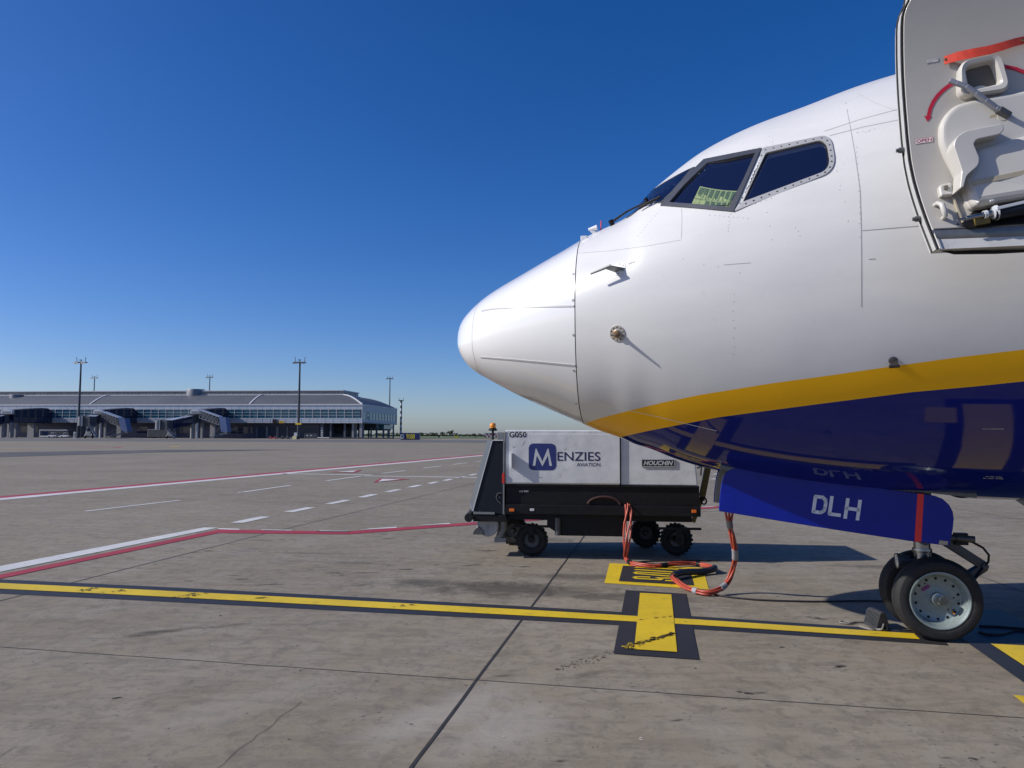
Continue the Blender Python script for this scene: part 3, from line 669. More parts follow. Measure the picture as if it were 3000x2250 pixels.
def nose_wheel(y, sgn):     # sgn -1: outer face to port
    c = np.array([.005, y, .343]); ax = np.array([0, sgn, 0])
    e = thing("nose_wheel", None, None, tuple(c)); e.parent = plane
    t = MB(); pf = [(-.055, .205), (-.075, .215), (-.095, .245), (-.1, .28), (-.092, .312), (-.072, .332), (-.045, .3405), (-.043, .3365), (-.036, .3365), (-.034, .342), (-.005, .3435), (-.003, .339), (.004, .339), (.006, .3435), (.034, .342), (.036, .3365), (.043, .3365), (.045, .3405), (.072, .332), (.092, .312), (.1, .28), (.097, .255), (.09, .238), (.075, .225), (.055, .215)]
    t.lathe(pf, (0, 0, 0), ax, 64)
    t.v = [(x, yy, max(z, -.3405)) for x, yy, z in t.v]    # flattened where it stands on the ground
    t.build("tyre", MT['rubber'], e, smooth=30)
    r = MB(); r.lathe([(-.06, .215), (-.06, .05), (.0, .05)], (0, 0, 0), ax, 48)
    r.lathe([(.06, .212), (.088, .228), (.093, .236), (.098, .236), (.099, .228), (.088, .214), (.06, .204), (.045, .196), (.010, .188), (.006, .18), (.004, .10), (.010, .06), (.02, .052), (.06, .05), (.06, 0)], (0, 0, 0), ax, 64)
    rim = r.build("rim", MT['rim'], e, smooth=28)
    h = MB(); h.lathe([(.058, .048), (.066, .046), (.068, .038), (.056, .034), (.054, .024), (.068, .022), (.068, .017), (.03, .016), (.03, 0)], (0, 0, 0), ax, 32); h.build("hub_cap", MT['chrome'], rim, smooth=30)
    b = MB()
    for i in range(14):
        a = 2*math.pi*i/14+.25; p = np.array([math.cos(a)*.168, 0, math.sin(a)*.168])
        b.lathe([(.004, .0125), (.0075, .0115), (.0075, 0)], p, ax, 12)
    for a, rr in ((2.2, .15), (-.6, .15), (-.8, .12), (.1, .13)):
        b.lathe([(.004, .007), (.0085, .006), (.0085, 0)], np.array([math.cos(a)*rr, 0, math.sin(a)*rr]), ax, 10)
    absorb(rim, b.build("bolt", MT['black']))
    v_ = MB(); v_.tube([np.array([.115, sgn*.006, -.10]), np.array([.122, sgn*.035, -.115])], [.007, .006], 8); v_.build("valve", MT['amber'], rim)
    if sgn < 0:
        l = MB(); cA = np.array([-.085, sgn*.0085, .085]); ux = np.array([.82, 0, .55]); uy = np.array([-.55, 0, .82])
        l.add([cA-ux*.036-uy*.014, cA+ux*.036-uy*.014, cA+ux*.036+uy*.014, cA-ux*.036+uy*.014], [(0, 1, 2, 3)]); l.build("sticker", mat('magenta_sticker', (.22, .03, .14), .5), rim)
nose_wheel(-.205, -1); nose_wheel(.205, 1)
# blade aerial / drain mast under the belly behind the gear
mb = MB(); mb.prism([(.62, -.2, 1.19), (.95, -.2, 1.17), (.90, -.2, 1.12), (.70, -.2, 1.13)], (0, .02, 0)); mb.build("drain_mast", MT['grey'], plane)
# ------------------------------------------------------------------ open cabin door (inner side towards the camera)
T0 = 2.27
def d_off(z): return .16*max(0, (3.45-z)/.7)**2+.16*max(0, (z-3.7)/.9)**2
def dpt(px, py, off=0.0):     # photograph point -> local point on the curved inner face
    d = ray(px, py); lo, hi = 2.0, 9.0
    f = lambda t: (lambda l: (-l[1])-(T0+off+d_off(l[2])))(to_local(CP+d*t))
    for _ in range(50):
        m_ = (lo+hi)/2
        if f(m_) > 0: lo = m_
        else: hi = m_
    return to_local(CP+d*lo)
OUT = [(2661.5, 0), (2649.5, 19), (2642, 43), (2640, 72), (2640, 145), (2642, 217), (2647, 301), (2655, 400), (2663, 470), (2675, 528), (2690, 580), (2709, 636), (2722, 670), (2734, 700), (2745, 728)]
L_ = [dpt(*p) for p in OUT]
zz = [l[2] for l in L_]; xx = [l[0] for l in L_]
bot_r = dpt(3150, 676)
xr = bot_r[0]+.02; ztop = 4.62
def xl(z): return float(np.interp(z, zz[::-1], xx[::-1]))
zl0 = zz[-1]
DTHK = .13
KICK = .125
def dsurf(x, z, off): return (x, -(T0+off+d_off(z)), z)
nz = 40; Z = np.linspace(zl0, ztop, nz)
def left_x(z):
    zt = zz[0]
    if z <= zt: return xl(z)
    f = (z-zt)/(ztop-zt); return xx[0]+.20*(1-math.sqrt(max(0, 1-f*f)))
def zlow(x): return zl0+(x-xx[-1])*0.0
door = thing("cabin_door", None, None); door.parent = plane
mb = MB(); nx = 14
def sheet_grid(mb, off0, off1, inset, mi=0, lowcut=0.0):
    ring = []
    for off in (off0, off1):
        rows = []
        for z in Z:
            zc = min(max(z, zl0+max(inset*.6, lowcut)), ztop-inset); a = left_x(zc)+inset; b = xr-inset
            rows.append([dsurf(a+(b-a)*i/nx, zc, off) for i in range(nx+1)])
        ring.append(rows)
    n = nz*(nx+1); V = [p for rows in ring for r in rows for p in r]; F_ = []
    for i in range(nz-1):
        for j in range(nx):
            a = i*(nx+1)+j; F_.append((a, a+1, a+nx+2, a+nx+1)); F_.append((n+a+nx+1, n+a+nx+2, n+a+1, n+a))
        a = i*(nx+1); F_.append((a, a+nx+1, n+a+nx+1, n+a)); a += nx; F_.append((a, n+a, n+a+nx+1, a+nx+1))
    for j in range(nx):
        F_.append((j, n+j, n+j+1, j+1)); a = (nz-1)*(nx+1)+j; F_.append((a, a+1, n+a+1, n+a))
    mb.add(V, F_, mi)
sheet_grid(mb, -DTHK, -.02, 0.0); sk_ = mb.build("door_shell", mat('door_edge_paint', (.5, .5, .49), .4, var=.08, dirt=.2), door, smooth=30)
mb = MB(); sheet_grid(mb, -.021, .0, .018, lowcut=KICK); lin_ = mb.build("door_lining", MT['liner'], door, smooth=40)
def edge_tube(off, ins, r, m, name):
    mb = MB(); pts = [dsurf(left_x(z)+ins, z, off) for z in np.linspace(zl0, ztop-.01, 60)]; mb.tube(pts, r, 8); return mb.build(name, m, door, smooth=60)
edge_tube(-.014, .006, .007, MT['black'], "door_seal"); edge_tube(-.004, .019, .004, MT['liner2'], "edge_trim"); edge_tube(-.085, -.001, .008, MT['black'], "door_seal")
# underside: kick plate sloping back, gap, outer skin lip
mb = MB(); pa = [dpt(2748, 690), dpt(2850, 682), dpt(2950, 668), dpt(3120, 645)]
mb = MB()
def kp(u, v):     # lower sloping plate: u along, v from the lining edge down and back
    x = xx[-1]-.012+u*(xr-xx[-1])+(.16*v*v if u == 0 else 0); z = zl0+KICK-v*(KICK-.02*(1-u)+.02); return dsurf(x, z, .003-.10*v*v)
V_ = [kp(u, v) for v in np.linspace(0, 1, 6) for u in (0, .12, .25, .5, .75, 1)]
mb.add(V_, [(r*6+j, r*6+j+1, (r+1)*6+j+1, (r+1)*6+j) for r in range(5) for j in range(5)])
mb.tube([dsurf(xx[-1]-.0, zl0+KICK+.004, .005), dsurf(xr, zl0+KICK+.004, .005)], .005, 8); mb.build("kick_plate", mat('worn_kick_plate', (.20, .20, .195), .35, metal=.5, var=.25, dirt=.3), door, smooth=30)
mb = MB(); mb.tube([dsurf(xx[-1]+.0, zl0+.02, -.05), dsurf(xx[-1]+.12, zl0-.012, -.09), dsurf(xx[-1]+.35, zl0-.018, -.10), dsurf(xr, zl0-.012, -.10)], .010, 8); mb.build("door_seal", MT['black'], door, smooth=60)
mb = MB()
for u in (.18, .4, .6): mb.lathe([(0, .008), (.004, .007), (.004, 0)], dsurf(xx[-1]+u*(xr-xx[-1]), zl0+KICK+.03, 0), (0, -1, 0), 10)
absorb(lin_, mb.build("screw", MT['dgrey']))
for p in ((2653, 428), (2699, 632)):
    mb = MB(); l = dpt(*p); mb.lathe([(0, .018), (.04, .018), (.04, .012), (.055, .012), (.055, 0)], (left_x(l[2])+.01, -(T0-.07+d_off(l[2])), l[2]), (-1, 0, 0), 12); mb.build("latch_roller", MT['dgrey'], door, smooth=30)

def relief(name, poly, h0, h1, m, rnd=.35, soft=3, parent=door, smooth=50):
    """raised moulding: outline in photograph px lying on the door face, rounded up to its height"""
    mb = MB(); P = [dpt(*p) for p in poly]; k = len(P); c = np.mean(P, axis=0); hh = h1-h0
    rings = [[np.array([p[0], p[1]-h0, p[2]]) for p in P]]
    wr = rnd*hh
    for i in range(soft+1):
        a = math.pi/2*i/soft; ins = wr*(1-math.cos(a)); up = h1-wr+wr*math.sin(a); r = []
        for j, p in enumerate(P):
            t = np.array(P[(j+1) % k])-np.array(P[j-1]); nrm = np.array([t[2], -t[0]]); nrm /= np.linalg.norm(nrm)+1e-9
            if nrm @ np.array([c[0]-p[0], c[2]-p[2]]) < 0 and not name.startswith('grip'): nrm = -nrm
            if name.startswith('grip'): nrm = nrm*orient
            r.append(np.array([p[0]+nrm[0]*ins, p[1]-up, p[2]+nrm[1]*ins]))
        rings.append(r)
    for a, b in zip(rings[:-1], rings[1:]): mb.add(a+b, [(j, (j+1) % k, k+(j+1) % k, k+j) for j in range(k)])
    from mathutils.geometry import tessellate_polygon
    tri = tessellate_polygon([[Vector((p[0], p[2], 0)) for p in rings[-1]]])
    mb.add(rings[-1], [tuple(t) for t in tri]); return mb.build(name, m, parent, smooth=smooth)
relief("slide_cover", round_poly([(2747, 376), (2762, 344), (2790, 316), (2832, 303), (3000, 272), (3140, 250), (3160, 590), (3000, 596), (2832, 622), (2806, 548), (2762, 462), (2748, 424)], 22), 0, .05, MT['liner2'], .6, 4)
relief("slide_cover", round_poly([(2806, 540), (2840, 452), (3000, 408), (3150, 380), (3160, 592), (3000, 594), (2836, 620)], [6, 10, 10, 10, 10, 5, 18]), .0, .115, MT['liner2'], .45, 4)
orient = 1
grip = [(2904, 393), (2798, 414), (2774, 431), (2765, 455), (2789, 528), (2783, 577), (2794, 573), (2803, 541), (2836, 512), (2839, 491), (2822, 450), (2831, 438), (2897, 424), (2910, 410)]
gp_ = round_poly(grip, [9, 14, 10, 10, 6, 3, 3, 8, 12, 8, 10, 10, 10, 10], 4)
Pg = [dpt(*p) for p in gp_]; ar = sum(Pg[i][0]*Pg[(i+1) % len(Pg)][2]-Pg[(i+1) % len(Pg)][0]*Pg[i][2] for i in range(len(Pg)))
orient = -1 if ar > 0 else 1
relief("grip_cover", gp_, .03, .165, MT['liner2'], .04, 3)
def strip(name, pts, wd, h0, h1, m, parent=door):
    mb = MB(); P = [np.array(dpt(*p)) for p in pts]
    for a, b in zip(P[:-1], P[1:]):
        a = a-np.array([0, (h0+h1)/2, 0]); b = b-np.array([0, (h0+h1)/2, 0]); mb.bar(a, b, h1-h0, wd)
    return mb.build(name, m, parent, bevel=.002)
strip("beige_rail", [(2828, 556), (3000, 520), (3140, 492)], .032, .108, .122, MT['beige'])
strip("grooved_edge", [(2790, 580), (2818, 655)], .012, .0, .02, MT['beige'])
relief("switch_box", round_poly([(2745, 556), (2750, 546), (2782, 540), (2786, 578), (2750, 581)], 4), 0, .04, MT['liner2'], .3)
relief("switch", round_poly([(2757, 551), (2769, 549), (2771, 561), (2758, 563)], 4), .04, .05, MT['taupe'], .3)
# slide girt bar in its dark slot
relief("slot", round_poly([(2830, 642), (2846, 622), (3000, 594), (3150, 572), (3150, 640), (3000, 656), (2835, 672), (2812, 662)], 8), .001, .02, MT['black'], .2)
def tubepx(name, pts, rads, off, m, parent=door, n=14, smooth=40):
    mb = MB(); mb.tube([np.array(dpt(*p))-np.array([0, o_, 0]) for p, o_ in zip(pts, off)], rads, n); return mb.build(name, m, parent, smooth=smooth)
gb = tubepx("girt_bar", [(2896, 637), (3000, 617), (3140, 590)], [.038, .042, .042], [.075]*3, MT['navy'])
tubepx("rod", [(2791, 655), (2815, 650), (2816, 649.6), (2866, 640), (2866.5, 640), (2898, 634)], [.008, .008, .014, .014, .02, .02], [.075]*6, MT['chrome'], gb)
tubepx("clamp", [(2867, 640), (2872, 639), (2873, 638.7), (2877, 638)], [.024]*4, [.075]*4, MT['silver'], gb); tubepx("clamp", [(2893, 635), (2904, 633)], [.036, .045], [.075]*2, MT['silver'], gb)
strip("webbing", [(2848, 655), (2888, 648)], .05, .03, .06, MT['olive'], gb); strip("pull_strap", [(2896, 628), (3000, 604), (3100, 585)], .018, .11, .125, MT['silver'], gb)
relief("latch_pin", round_poly([(2876, 604), (2888, 602), (2888, 607), (2876, 609)], 2), .115, .125, MT['silver'], .4)
# assist grab handle low on the door
hb = MB(); H4 = [(2739, 601, .0), (2741, 600, .035), (2751, 606, .05), (2758, 625, .05), (2763, 638, .04), (2763, 640, .0)]
hb.tube([np.array(dpt(a, b))-np.array([0, c, 0]) for a, b, c in H4], [.014, .013, .017, .017, .013, .014], 10); hb.build("grab_handle", MT['liner2'], door, smooth=60)
# window and its raised surround
WO = round_poly([(2802, 190), (2925, 166), (2953, 276), (2800, 296)], [34, 30, 34, 30], 8)
WI = round_poly([(2818, 206), (2901, 185), (2925, 254), (2831, 277)], [18, 14, 16, 16], 8)
mb = MB(); k = len(WO); A0 = [np.array(dpt(*p)) for p in WO]; B0 = [np.array(dpt(*p)) for p in WI]
WM = [tuple((np.array(a)*.72+np.array(b)*.28)) for a, b in zip(WO, WI)]; M0 = [np.array(dpt(*p)) for p in WM]
WN = [tuple((np.array(a)*.22+np.array(b)*.78)) for a, b in zip(WO, WI)]; N0_ = [np.array(dpt(*p)) for p in WN]
up = lambda L, h: [p-np.array([0, h, 0]) for p in L]
cB = np.mean(B0, axis=0); deep = [p+(cB-p)*.10 for p in B0]
R_ = [up(A0, -.002), up(A0, .040), up(M0, .062), up(N0_, .058), up(B0, .046), up(deep, .005)]
for a, b in zip(R_[:-1], R_[1:]): mb.add(list(a)+list(b), [(j, (j+1) % k, k+(j+1) % k, k+j) for j in range(k)])
wo = mb.build("door_window", MT['liner2'], door, smooth=60)
mb = MB(); mb.add(up(deep, .006), [tuple(range(k))]); mb.build("blind", MT['taupe'], wo)
mb = MB(); pc = np.array(dpt(2869, 279)); arc = [pc+np.array([math.cos(t)*.062, -.010, math.sin(t)*.05]) for t in np.linspace(0, math.pi, 16)]
mb.prism(arc, (0, -.012, 0)); mb.build("blind_grip", MT['liner2'], wo)
# the lining hole behind the window is not needed: the recess sits inside the door's thickness
# operating handle
hp = [(2768, 254), (2785, 263), (2812, 275), (2840, 293), (2868, 314), (2900, 334), (2935, 352)]
mb = MB(); HP = [np.array(dpt(*p))-np.array([0, o_, 0]) for p, o_ in zip(hp, (.085, .092, .10, .10, .095, .085, .075))]
for a, b, w0 in zip(HP[:-1], HP[1:], (.026, .028, .032, .036, .040, .044)):
    d = (b-a)/np.linalg.norm(b-a); mb.bar(a-d*.003, b+d*.003, .028, w0, up=(0, 1, 0.01))
hd = mb.build("door_handle", mat('handle_grey', (.24, .25, .29), .4, metal=.3, var=.1), door, bevel=.008, seg=3)
mb = MB(); c = HP[-1]; mb.bar(HP[-2]+(HP[-1]-HP[-2])*.2, HP[-1]+(HP[-1]-HP[-2])*.18, .034, .056, up=(0, 1, .01)); mb.build("hand_grip", MT['gearGrey'], hd, bevel=.008, seg=3)
mb = MB(); c = np.array(dpt(2925, 352)); mb.lathe([(0, .03), (.06, .028), (.06, 0)], c, (0, -1, 0), 20); mb.build("spindle", MT['liner2'], hd, smooth=40)
relief("handle_latch", round_poly([(2887, 348), (2906, 346), (2924, 362), (2890, 370)], 3), .05, .056, MT['beige'], .3)
# red strap across the window
TS = [(2764, 168), (2800, 161.5), (2840, 156), (2881, 150), (2920, 139), (2960, 126), (2996, 113), (3060, 95)]
BS = [(2765, 190.5), (2800, 188), (2840, 182), (2890, 173), (2925, 162), (2960, 149), (3000, 134), (3066, 117)]
ho = [.012, .045, .06, .065, .062, .055, .03, .012]
mb = MB(); a = [np.array(dpt(*p))-np.array([0, h, 0]) for p, h in zip(TS, ho)]; b = [np.array(dpt(*p))-np.array([0, h, 0]) for p, h in zip(BS, ho)]; k = len(a); th_ = np.array([0, .004, 0])
mb.add(a+b+[p+th_ for p in a]+[p+th_ for p in b], [(j, j+1, k+j+1, k+j) for j in range(k-1)]+[(2*k+j, 3*k+j, 3*k+j+1, 2*k+j+1) for j in range(k-1)]+[(j, 2*k+j, 2*k+j+1, j+1) for j in range(k-1)]+[(k+j, k+j+1, 3*k+j+1, 3*k+j) for j in range(k-1)])
stp = mb.build("warning_strap", MT['strap'], door, smooth=50)
mb = MB()
for p, h in (((2768, 178), .014), ((2986, 129), .042)): mb.lathe([(0, .009), (.006, .007), (.008, 0)], np.array(dpt(*p))-np.array([0, h, 0]), (0, -1, 0), 12)
absorb(stp, mb.build("screw", mat('brass', (.5, .36, .14), .3, metal=1), smooth=40))
# printed arrows and placards
def flat(poly, mb, h=.0025, mi=0):
    P = [np.array(dpt(*p))-np.array([0, h, 0]) for p in poly]; mb.add(P, [tuple(range(len(P)))], mi)
def band(c, ws, mb, h=.0025, mi=0):
    c = [np.array(p, float) for p in c]
    for i in range(len(c)-1):
        q = []
        for j in (i, i+1):
            t = c[min(j+1, len(c)-1)]-c[max(j-1, 0)]; n_ = np.array([-t[1], t[0]])/np.linalg.norm(t); q.append((c[j]-n_*ws/2, c[j]+n_*ws/2))
        flat([q[0][0], q[1][0], q[1][1], q[0][1]], mb, h, mi)
mb = MB(); band([(2795, 244), (2779, 252), (2762, 265), (2747, 280), (2735, 297), (2725, 318), (2719.5, 342)], 11, mb); flat([(2707, 340), (2729.5, 341.5), (2717, 357.5)], mb); mb.build("rotation_arrow", MT['crimson'], door); mb = MB()
band([(2930, 196), (2950, 197), (2975, 202), (3000, 212), (3040, 235), (3080, 270)], 12, mb); mb.build("rotation_arrow", MT['crimson'], door)
def placard(name, quad, lines, txtm):
    mb = MB(); flat([quad[0], quad[1], quad[2], quad[3]], mb, .0025, 0)
    q = [np.array(dpt(*p))-np.array([0, .0035, 0]) for p in quad]; 
    def Q(u, v): return q[0]*(1-u)*(1-v)+q[1]*u*(1-v)+q[2]*u*v+q[3]*(1-u)*v
    for txt, u0, u1, v0, v1 in lines: put_text(mb, txt, [Q(u0, v0), Q(u1, v0), Q(u1, v1), Q(u0, v1)], 1, fat=.004)
    e_ = .018
    for (u0, v0, u1, v1) in ((0, 0, 1, e_*2), (0, 1-e_*2, 1, 1), (0, 0, e_*.7, 1), (1-e_*.7, 0, 1, 1)): mb.add([Q(u0, v0), Q(u1, v0), Q(u1, v1), Q(u0, v1)], [(0, 1, 2, 3)], 1)
    return mb.build(name, [MT['plate_white'], txtm], door)
placard("placard", [(2680.5, 423), (2733, 415.5), (2733, 400.5), (2680.5, 407.5)], [("OPEN", .08, .93, .2, .82)], MT['crimson'])
placard("placard", [(2712, 187), (2749, 180), (2748.5, 169), (2712, 174.5)], [("-- ---- --- ----", .05, .94, .72, .80), ("----- ---- ----", .05, .94, .46, .54), ("- -----", .05, .5, .2, .28)], MT['taupe'])
# hinge arm joining door and doorway
mb = MB(); mb.bar((xr-.25, -(T0-.1), 3.5), (DOOR_S[0]-LN+.1, -1.75, 3.5), .06, .30); mb.build("hinge_arm", MT['grey'], door, bevel=.01); mb = MB(); mb.bar((xr-.3, -(T0-.08), 4.1), (DOOR_S[0]-LN+.05, -1.7, 4.1), .05, .08); mb.build("hinge_arm", MT['grey'], door, bevel=.01)
put = MB(); q4 = [(2878, 1259), (2941, 1259.5), (2941, 1254.5), (2878, 1254)]
put_text(put, "N.A.T. JACKING POINT", [surf(*uv(*p), .002) for p in q4]); 
for q5 in ([(2888, 1396), (2935, 1398), (2935, 1396.6), (2888, 1394.6)], [(2880, 1401), (2939, 1403), (2939, 1401.6), (2880, 1399.6)]): put_text(put, "-- ---- -----", [surf(*uv(*p), .002) for p in q5])
absorb(fus, put.build("lettering", MT['silver']))

# ------------------------------------------------------------------ ground
def concrete():
    m, nt, b, tc = base_mat("apron_concrete"); v = tc.outputs['Object']
    n0 = noise(nt, v, .22, 5, .6); n1 = noise(nt, v, 1.1, 8, .68, .3); n2 = noise(nt, v, 7, 8, .72, .5); n3 = noise(nt, v, 36, 8, .8); n4 = noise(nt, v, 260, 3, .7)
    mp = node(nt, "ShaderNodeMapping", i_Vector=v, i_Scale=(.55, 2.6, 1), i_Rotation=(0, 0, rad(8))); n5 = noise(nt, mp.outputs[0], 2.2, 8, .72, .4)
    mq = node(nt, "ShaderNodeMapping", i_Vector=v, i_Scale=(3.2, .7, 1), i_Rotation=(0, 0, rad(-30))); n6 = noise(nt, mq.outputs[0], 1.1, 7, .7, .3)
    n7 = noise(nt, v, 2.6, 9, .78, .8)
    c = mixc(nt, ramp(nt, n0, [(.32, 0.), (.68, 1.)]), (.214, .181, .132), (.284, .248, .188))
    c = mixc(nt, math_(nt, 'MULTIPLY', ramp(nt, n1, [(.46, 0.), (.66, 1.)]), .55), c, (.290, .262, .226))
    c = mixc(nt, math_(nt, 'MULTIPLY', ramp(nt, n6, [(.52, 0.), (.70, 1.)]), .45), c, (.30, .272, .235))
    c = mixc(nt, math_(nt, 'MULTIPLY', ramp(nt, n5, [(.47, 0.), (.70, 1.)]), .50), c, (.115, .095, .078))
    c = mixc(nt, math_(nt, 'MULTIPLY', ramp(nt, n7, [(.53, 0.), (.66, 1.)]), .45), c, (.110, .096, .080))
    c = mixc(nt, math_(nt, 'MULTIPLY', ramp(nt, n2, [(.48, 0.), (.64, 1.)]), .5), c, (.115, .101, .086))
    c = mixc(nt, ramp(nt, n3, [(.30, .92), (.5, .55), (.70, .12)]), c, (.5, .5, .5), 'OVERLAY')
    sp = ramp(nt, n3, [(.30, 1.), (.42, 0.)]); c = mixc(nt, math_(nt, 'MULTIPLY', sp, .5), c, (.36, .335, .30))
    sp = ramp(nt, n3, [(.60, 0.), (.70, 1.)]); c = mixc(nt, math_(nt, 'MULTIPLY', sp, .55), c, (.085, .075, .066))
    c = mixc(nt, math_(nt, 'MULTIPLY', ramp(nt, n4, [(.60, 0.), (.70, 1.)]), .6), c, (.075, .066, .058))
    c = mixc(nt, math_(nt, 'MULTIPLY', ramp(nt, n4, [(.28, 1.), (.36, 0.)]), .5), c, (.40, .38, .35))
    vo = node(nt, "ShaderNodeTexVoronoi", i_Vector=v, i_Scale=14.0, i_Randomness=1.0); pit = math_(nt, 'MULTIPLY', ramp(nt, vo.outputs['Distance'], [(.10, 1.), (.2, 0.)]), ramp(nt, n1, [(.42, 0.), (.6, 1.)]))
    c = mixc(nt, math_(nt, 'MULTIPLY', pit, .7), c, (.07, .06, .052))
    # oil and tyre stains, each an irregular blot
    for (px, py, rx, ry, rot, st) in STAINS:
        g = gnd(px, py); mp = node(nt, "ShaderNodeMapping", vector_type='TEXTURE', i_Vector=v, i_Location=(g[0], g[1], 0), i_Rotation=(0, 0, rad(rot)), i_Scale=(rx, ry, 1e4))
        ln = node(nt, "ShaderNodeVectorMath", operation='LENGTH', i_0=mp.outputs[0]).outputs['Value']
        f = math_(nt, 'ADD', math_(nt, 'SUBTRACT', 1.0, ln), math_(nt, 'MULTIPLY', math_(nt, 'SUBTRACT', n7, .5), 2.4)); f = ramp(nt, f, [(.05, 0.), (.75, 1.)])
        c = mixc(nt, math_(nt, 'MULTIPLY', f, abs(st)), c, (.05, .043, .036) if st > 0 else (.38, .35, .31))
    nt.links.new(c, b.inputs['Base Color']); b.inputs['Roughness'].default_value = .85; b.inputs['Specular IOR Level'].default_value = .25
    hgt = math_(nt, 'ADD', math_(nt, 'MULTIPLY', n3, .6), math_(nt, 'MULTIPLY', n2, .8))
    bp = node(nt, "ShaderNodeBump", i_Strength=.55, i_Distance=.006, i_Height=hgt); nt.links.new(bp.outputs[0], b.inputs['Normal'])
    return m
STAINS = [(1500, 1725, 1.5, .55, -8, .75), (1250, 1705, .9, .25, -5, .5), (1750, 1690, 1.1, .3, -6, .6), (480, 1850, .34, .10, 25, .75), (420, 1862, .2, .05, 20, .6), (1900, 1752, 1.2, .25, -8, .4),
          (1475, 1980, .12, .05, 0, .7), (690, 1830, .25, .06, 30, .45), (2580, 1660, .9, .2, -4, .5), (1330, 2080, .28, 1.0, -38, -.5), (1500, 2120, .30, .8, -38, -.45), (700, 2060, .3, .9, -40, -.25), (2100, 2140, .5, .3, 0, -.22), (1720, 1975, .28, .07, 30, .4), (2230, 2030, .07, .03, 10, .7),
          (2465, 1950, .06, .03, 0, .75), (1985, 2110, .05, .02, 15, .8), (1640, 2230, .05, .025, 10, .8), (2770, 2220, .05, .02, 0, .7), (1590, 1580, .8, .4, 0, .5), (1950, 1600, .9, .35, 0, .5), (900, 1620, .9, .12, -6, .35), (1050, 1650, .8, .1, -8, .4)]
MT['concrete'] = concrete()
mb = MB(); R0 = 9000; ys = [-60, -10, 0, 5, 15, 60, 300, 1500, R0]
mb.add([(-R0, -60, 0), (R0, -60, 0), (R0, R0, 0), (-R0, R0, 0)], [(0, 1, 2, 3)])
struct(mb, "ground", MT['concrete'])
def gpoly(mb, pts, z, mi=0):
    P = [gnd(*p) for p in pts]; mb.add([(p[0], p[1], z) for p in P], [tuple(range(len(P)))], mi)
def wline(mb, pts, wd, z, mi=0):
    P = [np.array(p[:2], float) for p in pts]; wd = wd if hasattr(wd, '__len__') else [wd]*len(P); L_, R2 = [], []
    for i in range(len(P)):
        t = P[min(i+1, len(P)-1)]-P[max(i-1, 0)]; n_ = np.array([-t[1], t[0]])/np.linalg.norm(t)
        L_.append((*(P[i]-n_*wd[i]/2), z)); R2.append((*(P[i]+n_*wd[i]/2), z))
    k = len(P); mb.add(L_+R2, [(j, j+1, k+j+1, k+j) for j in range(k-1)], mi)
MT['mk_yellow'] = marking('yellow_marking', (.66, .46, .008), .5, .5); MT['mk_black'] = marking('black_marking', (.020, .019, .022), .35, .1)
MT['mk_white'] = marking('white_marking', (.62, .61, .58), .5, .35); MT['mk_red'] = marking('red_marking', (.36, .03, .040), .5, .3)
MT['asphalt'] = mat('dark_asphalt', (.075, .072, .070), .85, var=.35, scale=.12, dirt=.3, dirtcol=(.14, .13, .12))
MT['asphalt2'] = mat('grey_asphalt', (.115, .110, .105), .85, var=.3, scale=.1, dirt=.3, dirtcol=(.16, .15, .14))
MT['joint'] = mat('joint_sealant', (.028, .026, .025), .7, var=.4, scale=8)
MT['joint2'] = mat('saw_cut', (.065, .058, .05), .8, var=.5, scale=5)
# lead-in line
CL = [gnd(*p)[:2] for p in ((-160, 1710), (0, 1718), (410, 1737.5), (800, 1757.5), (1200, 1779), (1550, 1797.5), (2050, 1825.5), (2400, 1848), (2686, 1866.5), (2760, 1872))]
CL = [CL[0]+(CL[0]-CL[1])*6]+CL
mb = MB(); wline(mb, CL, [.66, .66, .66, .65, .62, .585, .54, .48, .45, .43, .43], .004, 0); wline(mb, CL[:-1], [.27, .27, .27, .265, .26, .25, .235, .205, .195, .19], .008, 1)
def flecks(mb, a, b, n, sz, spread, z, mi=0, asp=2.2):
    a = np.array(a[:2]); b = np.array(b[:2]); d = b-a; L_ = np.linalg.norm(d); d = d/max(L_, 1e-6); n_ = np.array([-d[1], d[0]])
    for _ in range(n):
        c_ = a+d*L_*rs.random()+n_*rs.gauss(0, spread); r_ = sz*rs.uniform(.35, 1.2); th_ = rs.uniform(-.5, .5); k_ = rs.randint(5, 8)
        P = []
        for i in range(k_):
            t = 2*math.pi*i/k_; q_ = r_*rs.uniform(.55, 1.2); x_, y_ = math.cos(t)*q_*asp, math.sin(t)*q_; P.append((*(c_+d*(x_*math.cos(th_)-y_*math.sin(th_))+n_*(x_*math.sin(th_)+y_*math.cos(th_))), z))
        mb.add(P, [tuple(range(k_))], mi)
for p_, w_ in ((258, 26), (345, 12), (560, 30), (760, 8), (1180, 8)):
    y_ = float(np.interp(p_, [0, 410, 800, 1200], [1718, 1737.5, 1757.5, 1779])); flecks(mb, gnd(p_-w_*.5, y_-2), gnd(p_+w_*.5, y_+2), int(w_*.9)+4, .016, .07, .012, 2, 1.8)
struct(mb, "lead_in_line", [MT['mk_black'], MT['mk_yellow'], marking('worn_patch', (.24, .18, .03), .6, .5)])
mb = MB(); gpoly(mb, [(1833.4, 1730), (2009.7, 1741), (2048, 1934.5), (1797, 1916.5)], .006, 0); gpoly(mb, [(1875, 1740), (1966.7, 1744.7), (1983.7, 1914), (1858, 1906)], .012, 1)
flecks(mb, gnd(1862, 1893), gnd(1920, 1876), 46, .010, .016, .016, 2); flecks(mb, gnd(1905, 1880), gnd(1980, 1858), 60, .011, .020, .016, 2); flecks(mb, gnd(1865, 1760), gnd(1970, 1840), 26, .006, .25, .016, 2); flecks(mb, gnd(1835, 1903), gnd(1860, 1890), 20, .012, .03, .016, 1)
